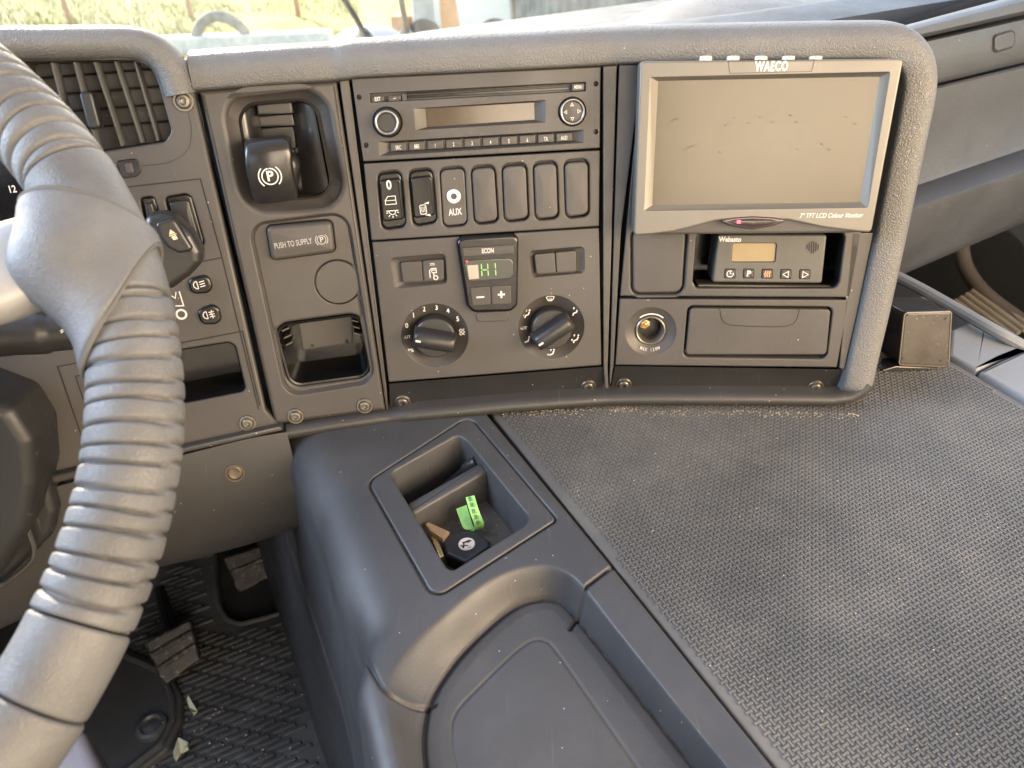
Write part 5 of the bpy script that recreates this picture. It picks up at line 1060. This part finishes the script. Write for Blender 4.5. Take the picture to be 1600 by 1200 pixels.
# ------------------------------------------------------------------ outside
GZ = -1.3; GP = flat(GZ)
GRM = mat("dry grass", (.19, .19, .012), .9, mottle=.55, mscale=2.2, dust=.5, dustcol=(.24, .23, .015), grain=14, grain_s=.8, rvar=0)
m = MB(); n = 60; xs = np.linspace(-60, 60, n); ys = np.concatenate([np.linspace(2.2, 30, 50), np.linspace(32, 220, 20)])
rows = [m.pts([(x*(1+y/60), y, GZ+.10*math.sin(x*.9+y*.7)+.07*math.sin(x*2.3-y*1.7)) for x in xs]) for y in ys]; m.grid(rows); build("ground", m, GRM, kind='structure', ang=80)
m = MB(); V = []
for _ in range(16000):
    u, w = random.uniform(-60, 560), random.uniform(-60, 120); p = GP.hit(u, w); a = random.uniform(0, 6.28); h = random.uniform(.05, .16); b = .008
    q = [p+np.array([b*math.cos(a), b*math.sin(a), 0]), p-np.array([b*math.cos(a), b*math.sin(a), 0]), p+np.array([random.uniform(-.05, .05), random.uniform(-.05, .05), h])]; i = m.pts(q); m.f.append(tuple(i))
build("grass", m, mat("grass blades", (.17, .19, .02), .8, mottle=.5, mscale=3, rvar=0), kind='stuff', recalc=False, smooth=False)
def og(u, w): return GP.hit(u, w)
c = og(352, 82); m = MB(); pth = [c+np.array([.40*math.cos(a), .0, .02+.40*math.sin(a)*1.15]) for a in np.linspace(-.1, math.pi+.1, 26)]; m.tube(pth, .075, 12)
tag(build("tyre", m, mat("weathered tyre", (.20, .20, .16), .85, mottle=.4, mscale=12)), "half buried old tyre arch standing on the sunlit grass outside", "tyre")
KW = mat("whitewashed concrete", (.62, .60, .52), .8, mottle=.2)
a = og(190, 92); b = og(520, 78); d = (b-a)/np.linalg.norm(b-a); m = MB(); m.slab(Fr(a, d, (0, 0, 1)), rect(np.linalg.norm(b-a)/2, .12, np.linalg.norm(b-a), .24, .03), -.25, 0, .03, 3, back=True)
tag(build("kerb_block", m, KW), "long pale concrete block lying across the grass outside", "concrete block")
c = og(580, 92); m = MB(); rows = []
for i in range(9):
    al = i/8*math.pi/2; rows.append(m.pts([c+np.array([.62*math.cos(al)*math.cos(b), .5*math.cos(al)*math.sin(b), .42*math.sin(al)]) for b in np.linspace(0, 6.283, 33)[:-1]]))
m.grid(rows, True); tag(build("boulder", m, mat("pale tank", (.36, .38, .40), .6, mottle=.2, mscale=3)), "rounded pale grey boulder beyond the windscreen by the wipers", "boulder")
def block(name, label, cat, u0, u1, w, hgt, dep, mt, parts=()):
    a = og(u0, w); b = og(u1, w); L_ = np.linalg.norm(b-a); d = (b-a)/L_; fr = Fr(a, d, (0, 0, 1)); T = thing(name, label, cat, a)
    m = MB(); m.slab(fr, rect(L_/2, hgt/2, L_, hgt, .03), -dep, 0, .02, 3, back=True); build(name.split('_')[-1]+"_body", m, mt, T); return T, fr, L_, hgt
block("wooden_crate", "small rusty brown wooden crate outside left of the right wiper", "crate", 614, 664, 68, .36, .5, mat("rusty wood", (.34, .17, .07), .8, mottle=.35, mscale=6))
T, fr, L_, hg = block("parked_van", "white parked van with orange flank stripe and grey front edge seen through the windscreen", "van", 648, 798, 74, 2.2, 3.5, mat("white van paint", (.74, .72, .66), .4, mottle=.1, mscale=2))
m = MB(); m.slab(fr, [(L_*.30, .1), (L_*.50, .1), (L_*.36, 2.0), (L_*.30, 2.0)], -.01, .012, .004, 1); build("orange_stripe", m, mat("orange paint", (.66, .24, .05), .5), T)
m = MB(); m.slab(fr, rect(L_*.13, 1.0, L_*.20, 1.8, .04), -.01, .02, .008, 2); build("grey_panel", m, mat("grey van panel", (.34, .35, .33), .6, mottle=.2), T)
for x in (.12, .85):
    m = MB(); m.lathe(fr, L_*x, .12, [(.26, -.15), (.26, .03), (.2, .05), (.1, .04), (.001, .05)], 28); build("wheel", m, mat("van tyre", (.03, .03, .03), .8) if x < .5 else MATS["van tyre"], T)
T, fr, L_, hg = block("shipping_container", "grey green ribbed shipping container standing right of the white van", "container", 806, 1120, 70, 2.4, 2.4, mat("container paint", (.20, .23, .22), .6, mottle=.35, mscale=3))
for k in range(22):
    m = MB(); m.box(fr, L_*(k+.25)/22, L_*(k+.75)/22, .15, 2.25, 0, .035, .008); build("rib", m, MATS["container paint"], T)
# thin wooden fence posts on the grass
for k, (u, w) in enumerate(((112, 40), (300, 30), (468, 34))):
    p = og(u, w); m = MB(); m.tube([p, p+np.array([0, 0, .7]), p+np.array([.01, 0, 1.4])], .045, 8); build_ = build("fence_post", m, MATS["rusty wood"]); tag(build_, ("weathered fence post above the slatted vent, leftmost of three", "weathered fence post behind the half buried tyre, middle of three", "weathered fence post left of the left wiper, rightmost of three")[k], "fence post", "fence posts on the grass")

# crumbs and grit gathered where the mat meets the dash, on the console and on the floor
GR = mat("tan grit", (.42, .33, .20), .8, mottle=.5, mscale=400)
def grit(name, pts, zf, sz, mt=GR):
    m = MB()
    for u, w in pts:
        c = zf(u, w); r = random.uniform(*sz); q = [c+np.array([r*random.uniform(.6, 1.3)*math.cos(a), r*random.uniform(.6, 1.3)*math.sin(a), 0]) for a in (0, 1.6, 3.1, 4.7)]
        i = m.pts(q); j = m.pts([c+np.array([0, 0, r*random.uniform(.5, 1.1)])]); m.f += [(i[0], i[1], j[0]), (i[1], i[2], j[0]), (i[2], i[3], j[0]), (i[3], i[0], j[0])]
    build(name, m, mt, kind='stuff', recalc=False, smooth=False)
L_ = []
for _ in range(420):
    u = random.uniform(780, 1345); L_.append((u, 638+3*math.sin(u*.01)+abs(random.gauss(0, 5))+(6 if u > 1000 else 0)))
grit("grit", L_, lambda u, w: flat(ZM+.0004).hit(u, w), (.0003, .0008))
L_ = [(u, w) for u, w in ((random.uniform(800, 1600), random.uniform(660, 1200)) for _ in range(130)) if u > 770+(w-650)*.86+16]
grit("mat_grit", L_, lambda u, w: flat(ZM+.0004).hit(u, w), (.0002, .0007))
L_ = [(random.uniform(300, 470), random.uniform(1000, 1200)) for _ in range(60)]
grit("floor_grit", L_, lambda u, w: flat(.1035).hit(u, w), (.0004, .0017), mat("pale grit", (.55, .55, .55), .8))
L_ = [(735+random.gauss(0, 26), 872+random.gauss(0, 12)) for _ in range(10)]+[(random.uniform(655, 800), random.uniform(800, 860)) for _ in range(60)]
grit("tray_grit", [q for q in L_ if inside([(650, 803), (757, 740), (822, 808), (706, 884)], [q])[0]], lambda u, w: flat(ZT+.0003).hit(u, w), (.0003, .0008))
